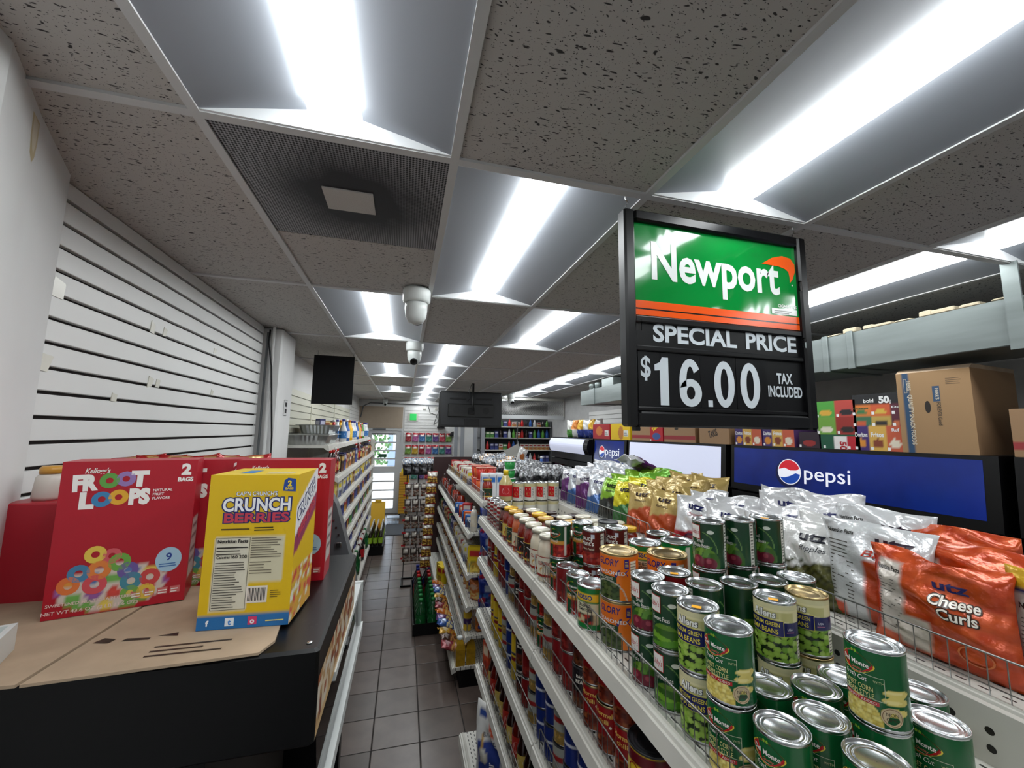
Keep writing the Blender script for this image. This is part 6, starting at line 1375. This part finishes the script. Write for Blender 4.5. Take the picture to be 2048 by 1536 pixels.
for q in range(15): item('jerky', (.08+.10*(q % 3), 5.555, .32+.205*(q//3)), .15*(q % 3-1), f"small dark packet on the wire rack, {ORD[q//3]} tier up, {('door', 'middle', 'shelf')[q % 3]} hook", 'packet', 'packets on the wire rack', False, tilt=(-.1, 0))
for q in range(6): item('blk2', (.08+.05*q, 5.70+.03*(q % 2), 1.40), .3, f"black and white bag, {ORD[q]} standing on top of the wire rack", 'snack bag', 'bags on top of the rack', False, tilt=(-.1, .08*(q % 3-1)))
pp_ = lambda c: (c.put(c.Z > -1, (206, 200, 190)), c.blobs((c.Z < .09), .014, [(206, 160, 50), (226, 190, 90), (120, 70, 30)], 3, (90, 60, 30), .55), c.put(c.Z > .128, (140, 30, 36)), c.put(c.Z < .012, (140, 30, 36)), c.rect(-.03, .03, .098, .118, (240, 240, 236)))[0]
kind('nuts', 'nut_bag', bag_mesh('nut_bag', .12, .145, .04, pp_, 620, nu=12, nv=16), None, None, .145, .06)
ns = thing('hanging_strip', 'thin metal strip carrying mixed nut bags at the maroon panel side', 'display strip', (.31, 5.05, 0)); MB().box(-.006, .006, -.002, .002, .38, 1.52).build('strip', M['wire'], ns); MB().box(-.03, .03, -.002, .10, .37, .385).build('foot', M['wire'], ns)
for q in range(9): item('nuts', (.30+.006*q, 5.02, .40+.121*q), -.1+.06*(q % 3), f"clear bag of mixed nuts, {ORD[8-q]} from the top of its strip", 'nut bag', 'nut bags on the strip', False, tilt=(-.18, .05*(q % 3-1)))

# ------------------------------------------------------------------ far end of the shop
CC = [(150, 40, 50), (60, 130, 120), (110, 150, 60), (180, 90, 150), (90, 60, 130), (206, 160, 50), (60, 110, 170), (190, 60, 80)]
for q, b in enumerate(CC): kind(f'candy{q}', 'candy_bag', bag_mesh('candy_bag', .15, .22, .03, (lambda bb: lambda c: (c.put(c.Z > -1, bb), c.put(c.Z > .18, (170, 28, 40)), c.rect(-.05, .05, .135, .165, (230, 226, 220)), c.blobs(c.Z < .09, .03, [bb, tuple(min(255, v+70) for v in bb)], 3, bb, .5))[0])(b), 700+q, nu=8, nv=12), None, None, .22, .075)
CN = ['red', 'teal', 'green', 'pink', 'violet', 'yellow', 'blue', 'rose']
for r_ in range(4):
    for q in range(7): item(f'candy{(q*3+r_*2) % 8}', (.10+.165*q, 10.32, 1.72-.30*r_), 0, f"{CN[(q*3+r_*2) % 8]} hanging candy bag, {ORD[q]} from the door, {('top', 'second', 'third', 'lowest')[r_]} peg row", 'candy bag', 'candy bags on the far wall', False)
for q in range(2):
    t = thing('baseball_cap', ('black baseball cap hung on the slats above the candy', 'dark cap hung beside the other cap at the slat end')[q], 'cap', ((.88, 10.3, 2.06), (1.20, 10.28, 1.88))[q])
    m = MB(); m.lathe([(.10*math.cos(a), .11*math.sin(a)) for a in np.linspace(0, 1.5, 6)], 16); m.build('crown', mat('black_cloth', (14, 14, 18), rough=.9), t)
    MB().prism_z([(-.09, -.08), (-.06, -.16), (.06, -.16), (.09, -.08)], 0, .008).build('brim', mat('black_cloth'), t)
gs = thing('lit_green_sign', 'small square sign glowing green on the far slats', 'sign', (.19, 10.375, 2.335)); MB().box(-.125, .125, -.012, .0, -.10, .10).build('backing', M['enamel'], gs); MB().box(-.08, .08, -.02, -.012, -.08, .08, bev=.01).build('lit_face', mat('green_lit', (40, 190, 90), emit=.45), gs)
yc = thing('yellow_cart', 'tall yellow slatted cleaning cart beside the door', 'cart', (.04, 9.9, 0))
MB().box(-.11, .11, -.12, .12, .10, 1.02, bev=.01).build('cart_body', mat('yellow_plastic', (206, 156, 40), rough=.5), yc); MB().lathe([(.075, 1.02), (.08, 1.03), (.07, 1.09), (.03, 1.13)], 14).build('knob', mat('bright_yellow', (226, 206, 30)), yc)
for k in range(14): MB().box(-.112, .112, -.124, -.118, .16+.06*k, .18+.06*k).build('louver', mat('amber_plastic', (170, 120, 30)), yc)
for x in (-.08, .08): MB().tube([(x-.012, 0, .05), (x+.012, 0, .05)], .05, 12).build('caster', M['blackp'], yc)
wfs = thing('wet_floor_sign', 'yellow folding wet floor sign standing by the juice crate', 'floor sign', (-.43, 8.35, 0)); 
for s in (-1, 1): MB().prism_x([(.16*s, 0), (.165*s, .0), (.018*s, .62), (.01*s, .62)][::s], -.13, .13).build('leaf', mat('sign_yellow', (226, 176, 36), rough=.4), wfs)
MB().box(-.06, .06, -.03, .03, .62, .66).build('handle', mat('sign_yellow'), wfs)
mt_ = tag(MB().box(-.30, .42, 8.25, 9.15, .0005, .012, bev=.004).build('door_mat', mat('grey_ribbed_mat', (70, 74, 80), rough=.9, bump=.6, bscale=150)), 'grey ribbed mat on the tiles before the door', 'mat')
bk = thing('wire_basket', 'pale blue plastic basket on the floor by the door', 'basket', (-.16, 9.35, 0)); m = MB().box(-.12, .12, -.12, .12, .003, .012); m.build('base', mat('pale_blue', (170, 186, 206), rough=.4), bk)
for k in range(9): MB().box(-.12+.028*k, -.112+.028*k, -.125, -.118, .0, .12).build('slat', mat('pale_blue'), bk)
MB().box(-.13, .13, -.13, .13, .12, .135).build('rim', mat('pale_blue'), bk)
# service counter with glazing posts, shelves and the mesh cage
sc = thing('service_screen', 'silver posts of the glazed service screen at the far end', 'screen', (0, 8.05, 0))
for x in (.95, 1.08, 1.34, 1.50): MB().box(x, x+.075, -.03, .03, 0, 2.30, bev=.008).build('post', mat('brushed_post', (166, 170, 176), rough=.35, metal=.6), sc)
MB().box(1.02, 1.36, -.008, .0, 0, 2.2).build('pane', M['pane'], sc)
MB().box(1.58, 3.28, -.03, .03, 2.27, 2.35).build('header_rail', mat('header_rail', (196, 198, 200), rough=.4), sc)
MB().box(1.02, 3.28, .02, .05, 0, 1.05).build('counter_front', mat('counter_dark', (40, 36, 38), rough=.5), sc)
cg = thing('mesh_cage', 'expanded metal mesh panel in a grey frame above the service counter', 'cage', (0, 8.02, 0)); m = MB()
x0, x1, z0, z1 = 1.60, 3.27, 2.36, 2.66
for k in range(-6, 42):
    for s in (-1, 1):
        xa = x0+k*.05; L_ = (z1-z0)/.5
        pts = [(xa, z0), (xa+L_, z1)] if s > 0 else [(xa, z1), (xa+L_, z0)]
        (a0, b0), (a1, b1) = pts; t0 = max(0, (x0-a0)/(a1-a0)); t1 = min(1, (x1-a0)/(a1-a0))
        if t1 > t0: m.tube([(a0+(a1-a0)*t0, 0, b0+(b1-b0)*t0), (a0+(a1-a0)*t1, 0, b0+(b1-b0)*t1)], .0045, 4)
stuff(m.build('mesh_screen', M['wire'], cg)); MB().box(x0-.03, x1+.02, -.02, .02, z1, z1+.05).box(x0-.03, x0, -.02, .02, z0-.03, z1).box(x1, x1+.02, -.02, .02, z0-.03, z1).build('frame', M['enamel'], cg)
cs_ = thing('toiletry_shelving', 'dark shelving of toiletries behind the service counter', 'shelving', (0, 8.75, 0))
MB().box(1.60, 3.28, .28, .30, 0, 2.7).build('back_panel', mat('dark_backing', (62, 62, 64), rough=.7), cs_)
for z in (1.33, 1.60, 1.87, 2.12): MB().box(1.60, 3.28, 0, .28, z-.02, z).build('shelf', M['enamel'], cs_)
for x in (1.60, 2.45, 3.26): MB().box(x, x+.02, 0, .28, 1.2, 2.25).build('divider', M['grey'], cs_)
TC = {'clean_w': 'white toiletry bottle', 'clean_b': 'blue toiletry bottle', 'clean_g': 'green toiletry bottle', 'clean_r': 'red toiletry bottle', 'sauce_dark': 'dark toiletry bottle', 'wbox': 'white toiletry box', 'nbox': 'navy toiletry box', 'gbox': 'green toiletry box'}
for r_, z in enumerate((1.33, 1.60, 1.87, 2.12)):
    for q in range(16):
        k = rr.choice(list(TC)); 
        if r_ == 1 and q > 8: k = 'wbox'
        o = item(k, (1.69+.1*q, 8.83, z+.0006), 0, f"{TC[k]}, {ORD[q]} from the silver posts, {('lowest', 'second', 'third', 'top')[r_]} back shelf", 'toiletry', 'toiletries behind the counter', False); o.scale = (.9, .9, .85 if r_ < 3 else .7)
for q in range(2): tag(MB().box(.42+.3*q, .50+.3*q, 10.36, 10.398, 2.52, 2.60, bev=.008).build('junction_box', M['enamel']), ('small junction box above the door end of the slats', 'small junction box above the middle of the slats')[q], 'junction box')
